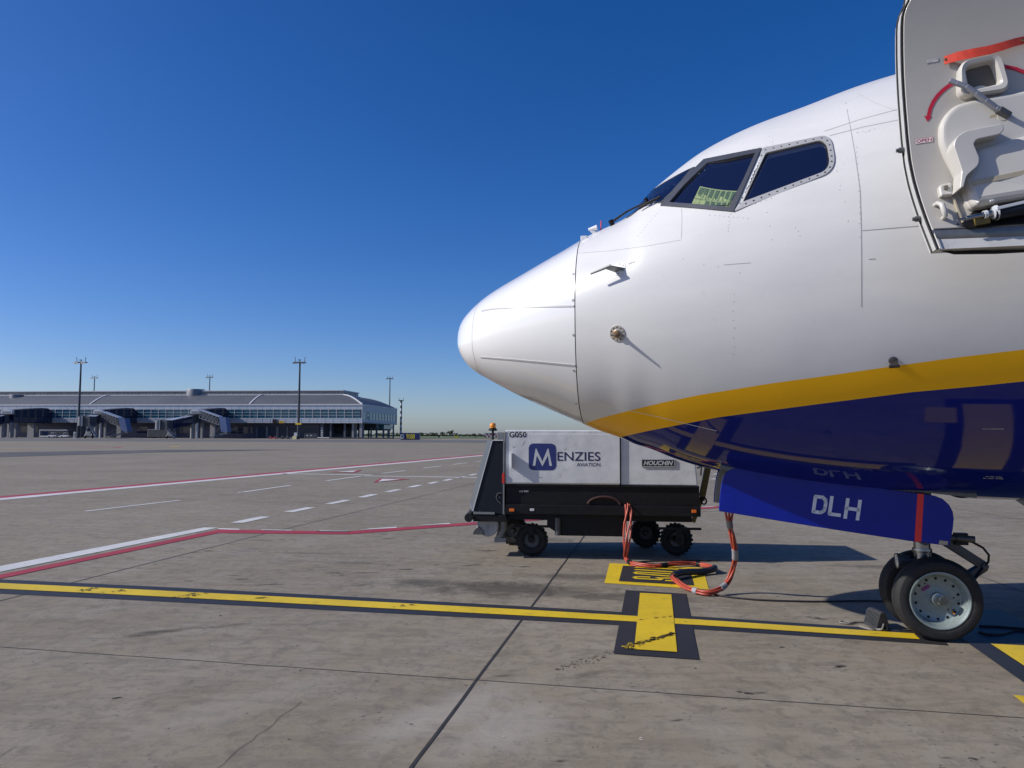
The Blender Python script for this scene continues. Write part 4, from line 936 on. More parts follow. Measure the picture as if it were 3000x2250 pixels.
flecks(mb, gnd(1872, 1820), gnd(1982, 1808), 18, .006, .004, .016, 2, 4)
struct(mb, "stop_bar_marking", [MT['mk_black'], MT['mk_yellow'], marking('scuffed_yellow', (.09, .065, .015), .5, .4)])
mb = MB(); gpoly(mb, [(1786, 1650.6), (2059.5, 1664.4), (2076.5, 1728), (1770.6, 1709)], .004, 1); gpoly(mb, [(1825, 1658.7), (2020, 1669), (2033.4, 1716.5), (1813, 1704)], .008, 0)
def bxl(pts): return [gnd(1760+x*.16275, 1640+y*.16275)[:2] for x, y in pts]
for pts in ([(890, 327), (640, 322), (610, 332), (632, 352), (1080, 376), (1097, 362), (1000, 342), (1250, 349)], [(1260, 270), (650, 236), (620, 248), (640, 264), (1245, 312)], [(1310, 236), (640, 192), (632, 202)], [(1395, 187), (655, 150), (640, 162)], [(1160, 388), (1300, 397)], [(1395, 372), (1420, 382)]):
    wline(mb, bxl(pts), .062, .012, 1)
struct(mb, "stand_number_marking", [MT['mk_black'], MT['mk_yellow']])
mb = MB(); q0 = gnd(2899.4, 1887)[:2]; aw, pw = AV[:2], PV[:2]
def rect(mb, o, a0, a1, p0, p1, z, mi): mb.add([(*(o+aw*a+pw*p), z) for a, p in ((a0, p0), (a1, p0), (a1, p1), (a0, p1))], [(0, 1, 2, 3)], mi)
rect(mb, q0, -.17, .60, -1.35, 2.05, .005, 0); rect(mb, q0, .0, .43, .02, 1.9, .010, 1); rect(mb, gnd(2968, 2042)[:2], 0, .30, 0, .42, .013, 1)
struct(mb, "stand_arrow_marking", [MT['mk_black'], MT['mk_yellow']])
# red and white boundary lines, lane dashes
mb = MB()
gpoly(mb, [(0, 1454.8), (500, 1411), (1000, 1366.6), (1200, 1349.5), (1415, 1331), (1415, 1333.2), (1200, 1352.5), (1000, 1370), (500, 1415.3), (0, 1460)], .006, 1)
gpoly(mb, [(0, 1460), (500, 1415.3), (1000, 1370), (1200, 1352.5), (1415, 1333.2), (1415, 1335.4), (1200, 1355.5), (1000, 1373.6), (500, 1419.6), (0, 1466)], .006, 0)
gpoly(mb, [(-150, 1688), (597, 1546), (640, 1546.5), (-150, 1707)], .006, 0)
gpoly(mb, [(-150, 1716), (642, 1552), (1000, 1557.5), (1017, 1557.5), (1394, 1530.5), (2105, 1483.5), (2105, 1488.5), (1394, 1537.5), (1020, 1566), (640, 1562), (-150, 1728)], .006, 1)
for qd_ in ([(633, 1548), (700, 1550), (702, 1553), (645, 1551.5)], [(763, 1552), (850, 1553.5), (866, 1556.3), (775, 1556)], [(926, 1558.5), (938, 1555), (1029, 1557), (1020, 1560)], [(1054, 1553), (1085, 1549), (1160, 1544), (1163, 1547)],
            [(1225, 1540), (1250, 1537.5), (1315, 1533), (1320, 1535.5)], [(1369, 1529), (1380, 1527), (1440, 1523), (1440, 1525)], [(2053, 1487), (2060, 1485.5), (2085, 1483.5), (2100, 1484)],
            [(673.6, 1531.7), (712, 1532.6), (793.5, 1514.5), (764, 1513.6)], [(829.6, 1500), (861, 1501), (924.6, 1487.4), (897.4, 1487)], [(950, 1476.7), (974.6, 1477), (1030, 1465.8), (1007, 1465)], [(1046.5, 1457), (1069.5, 1457.7), (1110, 1448.7), (1087, 1448)],
            [(1124.6, 1441), (1145.5, 1442), (1179, 1434), (1160, 1433.8)], [(1190, 1427.8), (1212, 1428), (1239, 1421.6), (1221.4, 1421)], [(1250, 1416.4), (1265, 1417.8), (1288, 1412), (1271.6, 1411.8)], [(1293, 1408), (1309.6, 1408.8), (1330, 1403.4), (1315, 1403.4)], [(1333, 1400), (1346, 1400.6), (1366, 1396.2), (1352, 1396.2)],
            [(1370.6, 1392), (1383, 1393.4), (1400, 1388.6), (1390, 1388.4)]): gpoly(mb, qd_, .006, 0)
for a, b, w_ in (((248.7, 1498.6), (526.7, 1466), .13), ((697, 1443), (706, 1442), .13), ((712, 1442), (852, 1422), .15), ((955.6, 1408.8), (1062.7, 1394.5), .16), ((1060, 1394.5), (1400, 1399.2), .30), ((827, 1388), (1091, 1391.8), .32), ((1119.7, 1387), (1189, 1379), .16), ((1240, 1371.7), (1292, 1365.4), .16), ((1327, 1360.8), (1369, 1356), .17), ((1395, 1352), (1440, 1348), .17),
                 ((2090, 1390), (2140, 1385), .3), ((2085, 1404), (2140, 1400), .3)):
    wline(mb, [gnd(*a), gnd(*b)], w_, .006, 0)
gpoly(mb, [(965, 1383.6), (1061, 1377.4), (1041, 1385)], .010, 1); gpoly(mb, [(986, 1382.6), (1047, 1379), (1034, 1383.9)], .016, 0)
gpoly(mb, [(1092.6, 1414), (1114, 1402.4), (1202, 1404.4)], .010, 1); gpoly(mb, [(1107.5, 1412.3), (1120, 1404.2), (1174, 1405.4)], .016, 0)
struct(mb, "lane_marking", [MT['mk_white'], MT['mk_red']])
# joints and cracks of the slabs
mb = MB()
j1a, j1b = gnd(1203.6, 2250), gnd(1707, 1577); dj = (j1b-j1a)[:2]; dj /= np.linalg.norm(dj)
def jit(a, b, n, am):
    a = np.array(a[:2]); b = np.array(b[:2]); d = (b-a)/np.linalg.norm(b-a); n_ = np.array([-d[1], d[0]]); return [a+(b-a)*i/n+n_*rs.uniform(-am, am) for i in range(n+1)]
wline(mb, jit(j1a[:2]-dj*3, j1a[:2]+dj*14, 60, .003), .021, .003, 0); wline(mb, [j1a[:2]+dj*14, j1a[:2]+dj*90], .03, .003, 0)
j2a, j2b = gnd(0, 1896), gnd(3000, 2104.6); dk = (j2b-j2a)[:2]; dk /= np.linalg.norm(dk)
wline(mb, jit(j2a[:2]-dk*6, j2b[:2]+dk*4, 90, .003), .0075, .003, 0)
j3 = [gnd(*p)[:2] for p in ((41, 1750), (768.5, 1566), (1275.7, 1444), (1388, 1415.6))]; wline(mb, [j3[0]-(j3[1]-j3[0])*.5]+j3+[j3[3]+(j3[3]-j3[2])*2], .018, .003, 1)
for a, b in (((2870, 1688), (3060, 1758)), ((2797, 1490), (3060, 1534)), ((0, 1432), (330, 1402)), ((0, 1380), (600, 1360))): wline(mb, [gnd(*a), gnd(*b)], .02, .003, 1)
for a, b, am in (((600, 2280), (880, 2056), .012), ((-10, 2222), (46, 2188), .004), ((690, 1893), (760, 1868), .006)): wline(mb, jit(gnd(*a), gnd(*b), 14, am), .0035, .003, 1)
# more slabs further out, same directions
for k_ in range(2, 9):
    o_ = j2a[:2]+dj*6.9*k_*.9; wline(mb, [o_-dk*60, o_+dk*70], .016, .003, 1)
struct(mb, "pavement_joint", [MT['joint'], MT['joint2']])
mb = MB()
for (x0_, y0_, x1_, y1_, n_) in ((2165, 2028, 2220, 2036, 7), (2443, 1953, 2482, 1954, 5), (2380, 1812, 2432, 1815, 7), (2300, 1806, 2420, 1810, 6)): flecks(mb, gnd(x0_, y0_), gnd(x1_, y1_), n_, .020, .006, .002, 0, 1.2)
flecks(mb, gnd(1620, 1965), gnd(1850, 1895), 130, .008, .035, .002, 2, 1.6); flecks(mb, gnd(1960, 1772), gnd(2330, 1792), 90, .006, .012, .002, 1, 2)
for _ in range(95):
    px = rs.uniform(-50, 3050); py = 2250-(rs.random()**.8)*560; g = gnd(px, py); flecks(mb, g, g+np.array([.05, 0, 0]), rs.randint(1, 3), rs.uniform(.003, .010), .012, .002, 0 if rs.random() < .6 else 1, rs.uniform(1, 3))
for _ in range(60):
    px = rs.uniform(300, 1900); py = rs.uniform(1560, 1720); g = gnd(px, py); flecks(mb, g, g+np.array([.3, 0, 0]), rs.randint(1, 3), rs.uniform(.01, .03), .02, .002, 2, rs.uniform(2, 6))
MT['spot_d'] = mat('oil_spot', (.07, .06, .05), .7, var=.3); MT['spot_l'] = mat('pale_chip', (.40, .375, .33), .9, var=.15); MT['spot_m'] = mat('rubber_scuff', (.115, .098, .08), .8, var=.25)
struct(mb, "ground_stain", [MT['spot_d'], MT['spot_l'], MT['spot_m']])
mb = MB(); gpoly(mb, [(-3000, 1288), (0, 1283.2), (700, 1287.5), (1450, 1290), (3500, 1296), (3500, 1302), (2200, 1299), (1450, 1296.8), (700, 1294), (0, 1291.8), (-3000, 1300)], .02, 0); struct(mb, "taxiway", MT['asphalt2'])
mb = MB(); gpoly(mb, [(-400, 1332), (0, 1325.5), (500, 1318), (868, 1317.6), (450, 1326), (0, 1339.5), (-400, 1352)], .012, 0); struct(mb, "asphalt_strip", MT['asphalt'])
mb = MB(); wline(mb, [gnd(-300, 1305), gnd(200, 1305), gnd(340, 1310)], .5, .01, 1); wline(mb, [gnd(0, 1316), gnd(120, 1316)], .5, .01, 0); wline(mb, [gnd(505, 1309), gnd(518, 1308)], 1.2, .01, 0); wline(mb, [gnd(340, 1311.5), gnd(357, 1309)], .5, .01, 1)
struct(mb, "taxi_line", [MT['mk_yellow'], MT['mk_red']])
MT['grass'] = mat('airfield_grass', (.085, .115, .035), .9, var=.35, scale=.02, dirt=.3, dirtcol=(.16, .15, .07))
mb = MB(); mb.add([(-40, 372, .05), (9000, 420, .05), (9000, 8900, .05), (-9000, 8900, .05), (-9000, 640, .05), (-90, 560, .05)], [tuple(range(6))]); tag(mb.build("grass_field", MT['grass']), kind='structure')
# ------------------------------------------------------------------ ground power unit
GPSI = rad(-6); GO = np.array([-.10, 10.45, 0]); GX = np.array([math.cos(GPSI), math.sin(GPSI), 0]); GY = np.array([-math.sin(GPSI), math.cos(GPSI), 0])
def gl(px, py, y=0.0):     # photograph point on the plane at depth y -> local x, z
    h = hit_plane(px, py, GO+GY*y, GY); return float((h-GO) @ GX), float(h[2])
gpu = thing("ground_power_unit", "white and black wheeled ground power unit parked under the airliner's nose", "power unit", tuple(GO), GPSI)
GW = 1.42
xL, zT = gl(1481, 1259.5); xR, zB = gl(2045, 1422); zB = gl(1700, 1420)[1]; xM = gl(1819, 1300)[0]
mb = MB(); mb.box(xL, xM-.012, 0, GW, zB, zT); can = mb.build("canopy", MT['gse_white'], gpu, bevel=.018, seg=3)
mb = MB(); mb.box(xL+.004, xM-.016, -.006, -.0, zB+.02, zT-.055); mb.build("side_panel", MT['gse_white'], can, bevel=.004)
mb = MB(); mb.xz([(xM, zB), (xR, zB), (xR-.035, zT-.28), (xR-.12, zT-.03), (xM, zT-.03)], .022, GW-.02); can2 = mb.build("rear_canopy", MT['gse_white'], gpu, bevel=.015, seg=3)
x0, z0 = gl(1479, 1481); x1, z1 = gl(2053, 1510); zf0 = gl(1700, 1481)[1]; zf1 = gl(1700, 1509)[1]
mb = MB(); mb.box(xL-.0, xR+.02, .03, GW-.03, zf0, zB-.004); mb.build("lower_body", MT['black'], gpu, bevel=.006)
mb = MB(); mb.box(x0-.01, x1, -.015, GW+.015, zf1, zf0+.004); mb.box(xL-.005, xR+.02, .005, .03, zB-.035, zB-.003); fr = mb.build("chassis_frame", MT['black'], gpu, bevel=.01)
mb = MB(); mb.box(x0-.01, x1-.1, .15, .22, zf1-.09, zf1); mb.box(x0-.01, x1-.1, GW-.22, GW-.15, zf1-.09, zf1); mb.build("chassis_rail", MT['black'], gpu)
xa, za = gl(1601, 1514); xb, zb = gl(1828, 1576); xc = gl(1643, 1576)[0]; xd, zd = gl(1600, 1545)
mb = MB(); mb.xz([(xa, zf1-.004), (xa, zd), (xc, zb), (xb, zb), (xb, zf1-.004)], .12, GW-.2); mb.build("fuel_tank", MT['black'], gpu, bevel=.01)
mb = MB(); xq, zq = gl(1633, 1545); mb.tube([(xq, .10, zq-.12), (xq, .10, zq+.12)], .04, 12); mb.build("filter", MT['dgrey'], gpu, smooth=40)
# front shroud: dark side plate, pale sloping face skewed towards the drawbar
a0, c0 = gl(1443, 1290.5); a1, c1 = gl(1474, 1290.5); a2, c2 = gl(1474, 1506); a3, c3 = gl(1386, 1497)
sk = -.27
mb = MB(); mb.add([(a0, .0, c0), (a1, .0, c0), (a1, .0, c2), (a3, .0, c3), (a0+sk, GW, c0), (a1, GW, c0), (a1, GW, c2), (a3+sk, GW, c3)],
                  [(0, 1, 2, 3), (7, 6, 5, 4), (0, 4, 5, 1), (1, 5, 6, 2), (2, 6, 7, 3)], 0)
mb.add([(a0, 0, c0), (a3, 0, c3), (a3+sk, GW, c3), (a0+sk, GW, c0)], [(0, 1, 2, 3)], 1)
MT['shroud_face'] = mat('shroud_face_grey', (.085, .09, .09), .45, var=.2, dirt=.3, scale=5)
shr = mb.build("front_shroud", [MT['navy'], MT['shroud_face']], gpu)
mb = MB(); mb.bar((a0-.004, -.004, c0), (a3-.004, -.004, c3), .012, .012); mb.bar((a0, -.004, c0+.004), (a1, -.004, c0+.004), .014); mb.build("edge_angle", MT['gse_white'], shr)
mb = MB(); mb.bar((a1+.012, -.008, c0+.1), (a1+.012, -.008, c2), .022, .02); mb.bar((a1+.035, -.006, zT-.02), (a1+.035, -.006, zB), .012); mb.build("gasket_rail", MT['grey'], gpu)
xg, zg = gl(1470, 1455); mb = MB(); mb.tube([(xg, -.008, zg+.05), (xg-.05, -.008, zg+.045), (xg-.075, -.008, zg+.0), (xg-.06, -.008, zg-.05), (xg-.01, -.008, zg-.09)], .008, 8); mb.tube([(xg-.03, -.005, zg-.01), (xg-.03, .0, zg-.01)], .018, 12); mb.build("lock_plate", MT['dgrey'], shr, smooth=40)
e0, g0 = gl(1453, 1266); e1, g1 = gl(1477, 1290)
mb = MB(); mb.box(e0, e1, .12, .6, g1-.02, g0); mb.build("control_box", MT['grey'], gpu, bevel=.008)
# hazard beacon
bx, bz = gl(1444, 1256, .2); _, bt = gl(1444, 1239, .2); _, bb = gl(1444, 1290, .2); _, bf = gl(1444, 1262, .2)
mb = MB(); mb.lathe([(bb-.05, .016), (bf, .016), (bf, .05), (bf+.012, .066), (bf+.02, .064), (bf+.028, .048), (bz+.012, .046)], (bx, .2, 0), (0, 0, 1), 28); bc = mb.build("beacon", MT['black'], gpu, smooth=35)
mb = MB(); hh = bt-bz; mb.lathe([(bz+.012, .0445), (bz+hh*.25, .0445), (bz+hh*.27, .0425), (bz+hh*.32, .0445), (bz+hh*.7, .0435), (bz+hh*.9, .036), (bt, .02), (bt+.002, 0)], (bx, .2, 0), (0, 0, 1), 28); mb.build("amber_dome", MT['amber'], bc, smooth=40)
# bumper, drawbar beam, silencer, jack
u0, w0 = gl(1386, 1507); u1, w1 = gl(1479, 1529)
mb = MB(); mb.box(u0, u1+.02, .0, .09, w1, w0); mb.box(u0-.06, u1+.02, GW-.09, GW, w1, w0); mb.box(u0+.02, u0+.25, .1, GW-.1, w1+.02, w0-.02); mb.build("bumper_beam", MT['black'], gpu, bevel=.006)
r0_, q0 = gl(1374, 1528); r1_, q1 = gl(1369, 1490)
mb = MB(); mb.tube([(r0_, -.03, q0+.055), (r0_-.03, .5, q0+.065), (r0_-.10, GW+.05, q0+.055)], .06, 16); mb.build("bumper_roller", MT['rubber'], gpu, smooth=35)
mb = MB(); mb.bar((r0_+.07, -.0, q0+.15), (r0_+.07+sk*.6, GW*.6, q0+.17), .06, .03); mb.bar((r0_+.06, 0, q0+.12), (u0+.3, .0, w0+.02), .02, .03); mb.build("bumper_bracket", MT['grey'], gpu)
s0, t0_ = gl(1428.6, 1539.5, .2); rr = 32*10.65/FPX
mb = MB(); mb.lathe([(.08, 0), (.08, rr*.94), (.095, rr), (.9, rr), (.93, rr*.9), (.93, 0)], (s0, .1, t0_), (0, 1, 0), 32); mb.bar((s0, .175, t0_-rr), (s0, .175, t0_+rr), .012, .006); mb.bar((s0-.03, .175, t0_-.01), (s0+.03, .175, t0_-.02), .012, .006); mb.build("air_receiver", mat("receiver_grey", (.42, .42, .42), .45, var=.1, dirt=.3, dirtcol=(.15, .13, .11)), gpu, smooth=35)
f0, h0 = gl(1385, 1566, .15); f1, h1 = gl(1402, 1543, .15)
mb = MB(); mb.prism([(f0, .15, h0), (f0+.02, .15, h0+.06), (f1, .15, h1), (f1+.03, .15, h1-.03), (f1+.08, .15, h0)], (0, .4, 0)); mb.build("mud_bracket", MT['dgrey'], gpu)
k0, l0 = gl(1462, 1556, .3); mb = MB(); mb.tube([(k0+.05, .3, l0+.17), (k0+.06, .3, l0+.05), (k0, .3, l0-.1), (k0, .3, l0-.1)], [.055, .06, .05, .02], 12); mb.box(k0-.06, k0+.1, .25, .35, l0-.15, l0-.09); mb.build("jack_leg", MT['grey'], gpu, smooth=40)
# wheels
def gpu_wheel(cx, cy, r, rot=0):
    e = thing("wheel", None, None, (cx, cy, r)); e.parent = gpu; e.rotation_euler = (0, 0, rad(rot))
    t = MB(); wd = .15; t.lathe([(-wd/2+.01, r*.52), (-wd/2-.004, r*.62), (-wd/2-.004, r*.82), (-wd/2+.012, r*.93), (wd/2-.012, r*.93), (wd/2+.004, r*.82), (wd/2+.004, r*.62), (wd/2-.01, r*.52)], (0, 0, 0), (0, 1, 0), 48)
    n = 22
    for i in range(n):
        for sgn in (-1, 1):
            a = 2*math.pi*(i+(.5 if sgn > 0 else 0))/n; er = np.array([math.cos(a), 0, math.sin(a)]); et = np.array([-math.sin(a), 0, math.cos(a)])
            c = er*r*.955; y0, y1 = (0, wd/2+.002) if sgn > 0 else (-wd/2-.002, 0)
            hw = r*.075; P = [c+et*sx*hw*(1 if yy else .75)+er*sr*r*.045+np.array([0, yy, 0]) for yy in (y0, y1) for sr in (-1, 1) for sx in (-1, 1)]
            t.add(P, [(0, 1, 3, 2), (4, 6, 7, 5), (0, 4, 5, 1), (1, 5, 7, 3), (3, 7, 6, 2), (2, 6, 4, 0)])
    t.build("tyre", MT['rubber'], e, smooth=30)
    m_ = MB(); m_.lathe([(-wd/2+.012, r*.53), (-wd/2-.002, r*.50), (-wd/2+.03, r*.44), (-wd/2+.034, r*.2), (-wd/2+.012, r*.17), (-wd/2-.004, r*.12), (-wd/2-.006, 0)], (0, 0, 0), (0, 1, 0), 32); m_.build("rim", MT['dgrey'], e, smooth=30)
for (px, py, yy, rot) in ((1558, 1629, .2, 0), (1982, 1627, .3, 6), (1512, 1584, 1.3, 0), (1888, 1598, 1.25, 6)):
    g = gnd(px, py); lx = (g-GO) @ GX; ly = (g-GO) @ GY; gpu_wheel(lx, max(ly+.03, .12) if yy < 1 else min(ly, 1.38), .226, rot)
mb = MB(); mb.tube([(.35, .2, .24), (.35, 1.3, .24)], .04, 12); mb.bar((.1, .3, .42), (.6, .3, .42), .05, .03); mb.bar((.35, .3, .24), (.35, .3, .42), .08); mb.build("axle", MT['black'], gpu, smooth=40)
mb = MB(); mb.tube([(2.4, .2, .24), (2.35, 1.3, .24)], .04, 12); mb.bar((2.1, .3, .42), (2.7, .3, .42), .05, .03); mb.bar((2.4, .3, .24), (2.4, .3, .42), .08); mb.build("axle", MT['black'], gpu, smooth=40)
# fittings on the near side
def plate(name, pxa, pxb, m, y0=-.02, y1=.0, bev=.004):
    (x_, z_), (x2, z2) = gl(*pxa), gl(*pxb); mb = MB(); mb.box(min(x_, x2), max(x_, x2), y0, y1, min(z_, z2), max(z_, z2)); return mb.build(name, m, gpu, bevel=bev)
plate("marker_lamp", (1493, 1489.5), (1507.5, 1498), MT['orange'], -.04, -.016); plate("marker_lamp", (2026, 1493), (2039.5, 1502), MT['orange'], -.04, -.016)
plate("reflector", (1553, 1489.5), (1565.5, 1497), MT['silver'], -.022, -.014); plate("reflector", (1520.5, 1437), (1533, 1443), MT['grey'], .022, .031); plate("reflector", (1535.5, 1437), (1548.5, 1443), MT['grey'], .022, .031)
plate("latch_lamp", (1472, 1386), (1479, 1416), mat('red_lens', (.6, .03, .02), .25, coat=.5), -.03, .0)
pl_ = plate("door_latch", (1498, 1326.5), (1501.5, 1370), MT['gse_white'], -.085, -.004, .002)
# lettering and logo
lt = MB()
def on(px, py, y=-.0085): x, z = gl(px, py); return (x, y, z)
def tq(x0_, y0_, x1_, y1_, y=-.0085): return [on(x0_, y1_, y), on(x1_, y1_, y), on(x1_, y0_, y), on(x0_, y0_, y)]
put_text(lt, "G050", tq(1492, 1264.8, 1542.5, 1281.6), 0, fat=.018); lt.build("fleet_number", [MT['inkblack']], can); lt = MB()
put_text(lt, "ENZIES", tq(1633, 1324, 1758.5, 1350.3), 1, fat=.006); put_text(lt, "AVIATION", tq(1689.5, 1355.8, 1758.5, 1366.6), 1, fat=.004)
lt.build("lettering", [MT['inkblack'], MT['inknavy']], can)
lg = MB(); P = round_poly([(1549, 1377.5), (1629.5, 1377.8), (1628.8, 1299.6), (1549, 1299)], 17, 8); lg.add([on(*p) for p in P], [tuple(range(len(P)))], 0)
P2 = round_poly([(1548.2, 1378.3), (1630.3, 1378.6), (1629.6, 1298.8), (1548.2, 1298.2)], 18, 8); lg.add([on(*p, -.0075) for p in P2], [tuple(range(len(P2)))], 1)
def s2(x, y): return (1480+x*.14467, 1240+y*.14467)
for poly in ([(560, 858), (610, 858), (642, 650), (755, 872), (755, 770), (630, 512), (617, 512)], [(950, 862), (897, 862), (868, 652), (755, 872), (755, 770), (862, 512), (877, 512)]):
    lg.add([on(*s2(*p), -.0095) for p in poly], [tuple(range(len(poly)))], 1)
lg.build("logo_badge", [MT['logo_blue'], MT['silver']], can)
hp_ = MB(); hp_.box(*[f(gl(1880, 1356)[0], gl(1977, 1356)[0]) for f in (min, max)], .008, .020, gl(1900, 1367.6)[1], gl(1900, 1345.6)[1], 0)
pt = lambda x0_, y0_, x1_, y1_: [(gl(x, y)[0], .0065, gl(x, y)[1]) for x, y in ((x0_, y1_), (x1_, y1_), (x1_, y0_), (x0_, y0_))]
put_text(hp_, "HOUCHIN", pt(1886, 1350, 1972, 1363.2), 1, shear=.25, fat=.03)
for a_ in ((1880, 1345.6, 1977, 1347), (1880, 1366.2, 1977, 1367.6), (1880, 1345.6, 1881.2, 1367.6), (1975.8, 1345.6, 1977, 1367.6)): hp_.add(pt(*a_), [(0, 1, 2, 3)], 1)
hp_.build("maker_plate", [MT['inkblack'], MT['silver']], can2)
# scratches, dents
sc = MB()
for a_, b_, w_ in (((1532, 1304), (1539, 1290), .006), ((1505, 1311), (1511, 1306), .005), ((1503, 1308), (1504, 1313), .006), ((1655, 1318), (1660, 1313), .006), ((1580, 1398), (1590, 1399.5), .006), ((1575, 1397), (1580, 1398), .003), ((1640, 1388), (1642, 1397), .004), ((1532, 1395), (1537, 1397), .005), ((1484, 1375), (1486, 1380), .006), ((1485, 1395), (1488, 1399), .006)):
    p_, q_ = np.array(on(*a_, -.0075)), np.array(on(*b_, -.0075)); d = (q_-p_)/np.linalg.norm(q_-p_); n_ = np.array([-d[2], 0, d[0]])*w_/2; sc.add([p_-n_, q_-n_*.3, q_+n_*.3, p_+n_], [(0, 1, 2, 3)])
absorb(can, sc.build("scratch", MT['dgrey']))
# raised tow bar at the far end, towing eye
v0, y0_ = gl(2073, 1362, .75); v1, y1_ = gl(2057, 1455, .75); v2, y2_ = gl(2030, 1530, .75)
mb = MB(); mb.bar((v0+.02, .75, y0_+.05), (v1, .75, y1_), .085, .085); mb.bar((v1, .75, y1_), (v2, .75, y2_), .06, .06); tb = mb.build("tow_bar", MT['olive'], gpu, bevel=.008)
mb = MB(); mb.tube([(v1+.02+.035*math.cos(a), .72, y1_-.06+.045*math.sin(a)) for a in np.linspace(0, 2*math.pi, 20)], .012, 8); mb.box(v1-.03, v1+.03, .71, .79, y1_-.06, y1_+.02); mb.build("towing_eye", MT['black'], tb, smooth=40)
mb = MB(); xh, zh = gl(2042, 1372, .2); mb.bar((xh, .2, zh), (xh+.06, .2, zh+.03), .02); mb.bar((xh+.06, .2, zh+.03), (xh+.05, .2, zh-.1), .02); mb.build("hinge", MT['grey'], gpu)
# coiled cable resting in its tray
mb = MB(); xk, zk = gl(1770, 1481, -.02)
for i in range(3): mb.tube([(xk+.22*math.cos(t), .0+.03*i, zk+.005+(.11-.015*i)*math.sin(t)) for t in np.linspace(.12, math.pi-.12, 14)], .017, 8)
mb.build("stowed_cable", mat('dull_dark_cable', (.045, .018, .017), .8, var=.4, scale=30), gpu, smooth=40)  # much darker and duller in colour than the coral sheath

# ------------------------------------------------------------------ power cable bundle, chock, headset lead
def catmull(P, n=10):
    P = [np.asarray(p, float) for p in P]; P = [2*P[0]-P[1]]+P+[2*P[-1]-P[-2]]; out = []
    for i in range(1, len(P)-2):
        for j in range(n):
            t = j/n; out.append(.5*((2*P[i])+(P[i+1]-P[i-1])*t+(2*P[i-1]-5*P[i]+4*P[i+1]-P[i+2])*t*t+(3*P[i]-P[i-1]-3*P[i+1]+P[i+2])*t**3))
    out.append(P[-2]); return out
cb = thing("power_cable", "bundle of coral red power cables looping from the power unit up into the airliner's belly", "cable", tuple(gnd(1900, 1668)))
cbo = np.array(cb.location)
def gpt(px, py, z=.035): g = gnd(px, py, z); return g
def at_depth(px, py, Y): d = ray(px, py); return CP+d*(Y/d[1])
path = [at_depth(1838, 1478, 10.28), at_depth(1842, 1500, 10.22), at_depth(1838, 1550, 10.16), at_depth(1835, 1600, 10.1), gpt(1834, 1633, .06), gpt(1850, 1650), gpt(1890, 1657), gpt(1930, 1658), gpt(1985, 1651, .05), gpt(2040, 1652), gpt(2083, 1661),
        gpt(2092, 1668, .05), gpt(2060, 1676), gpt(2000, 1679, .06), gpt(1972, 1690, .05), gpt(1985, 1704), gpt(2012, 1722), gpt(2060, 1736), gpt(2095, 1732, .05), gpt(2128, 1710, .11)]
YB = 8.02
path += [at_depth(2146, 1670, 8.25), at_depth(2154, 1625, 8.12), at_depth(2146, 1575, YB), at_depth(2138, 1540, YB), at_depth(2136, 1490, YB), at_depth(2138, 1400, YB)]
ctr = catmull(path, 9); K = len(ctr)
strands = [[] for _ in range(4)]; prev = None
for i, p in enumerate(ctr):
    d = ctr[min(i+1, K-1)]-ctr[max(i-1, 0)]; d /= np.linalg.norm(d)
    a = np.cross(d, [0, 0, 1.]) if prev is None else prev-d*(prev @ d)
    if np.linalg.norm(a) < 1e-3: a = np.array([1., 0, 0])
    a /= np.linalg.norm(a); b_ = np.cross(d, a); prev = a; f = i/(K-1)
    spread = .019 + .035*max(0, 1-abs(f-.07)/.09)+.05*max(0, (f-.93)/.07)
    for j in range(4):
        t = j*math.pi/2+i*.085; v_ = (a*math.cos(t)+b_*math.sin(t))*spread; q_ = p+v_
        q_[2] = max(q_[2], .018); strands[j].append(q_-cbo)
iA, iB = int(K*11.2/25), int(K*14.0/25)
for j in range(4):
    mb = MB(); mb.tube(strands[j], .0122, 8); mb.build("cable_strand", MT['cable'], cb, smooth=60)
mb = MB(); mb.tube([c-cbo+np.array([0, 0, .01]) for c in ctr[iA-6:iB]], [.02]+[.040]*(iB-iA+4)+[.036], 12); mb.build("protective_sleeve", MT['sleeve'], cb, smooth=60)
for f0_, f1_, m_ in ((.19, .2, 'black'), (.285, .30, 'black'), (.36, .37, 'black'), (.655, .665, 'tape'), (.735, .755, 'tape'), (.83, .85, 'tape'), (.91, .93, 'rope')):
    i0, i1 = int(K*f0_), max(int(K*f0_)+2, int(K*f1_)+1); mb = MB(); mb.tube([c-cbo for c in ctr[i0:i1]], .034, 12); mb.build("binding", MT[m_], cb, smooth=60)
lead = thing("headset_lead", "thin black lead lying across the concrete to the nose wheels", "cable", tuple(gnd(2300, 1757)))
lo_ = np.array(lead.location)
mb = MB(); pts = catmull([gnd(x, y, .012) for x, y in ((2090, 1741), (2130, 1748), (2220, 1757), (2330, 1761), (2420, 1762), (2520, 1760), (2600, 1762), (2700, 1765))], 6); mb.tube([p-lo_ for p in pts], .009, 8)
mb.build("lead", MT['sleeve'], lead, smooth=60)
mb = MB(); pts = catmull([gnd(x, y, .012) for x, y in ((2868, 1834), (2920, 1836), (3000, 1842), (3120, 1850))], 5); mb.tube([p-lo_ for p in pts], .010, 8)
pts = catmull([gnd(x, y, .012) for x, y in ((2868, 1850), (2890, 1858), (2930, 1858), (2970, 1848), (3010, 1850), (3100, 1856))], 5); mb.tube([p-lo_ for p in pts], .010, 8); mb.build("lead", MT['sleeve'], lead, smooth=60)
l3 = tag(MB().tube([p for p in catmull([gnd(x, y, .012) for x, y in ((1850, 1650), (1900, 1644), (1980, 1642.5), (2060, 1642), (2105, 1642.5))], 6)], .01, 8).build("control_lead", MT['sleeve'], smooth=60), "thin black lead beside the cable bundle at the edge of the power unit's shadow", "cable")
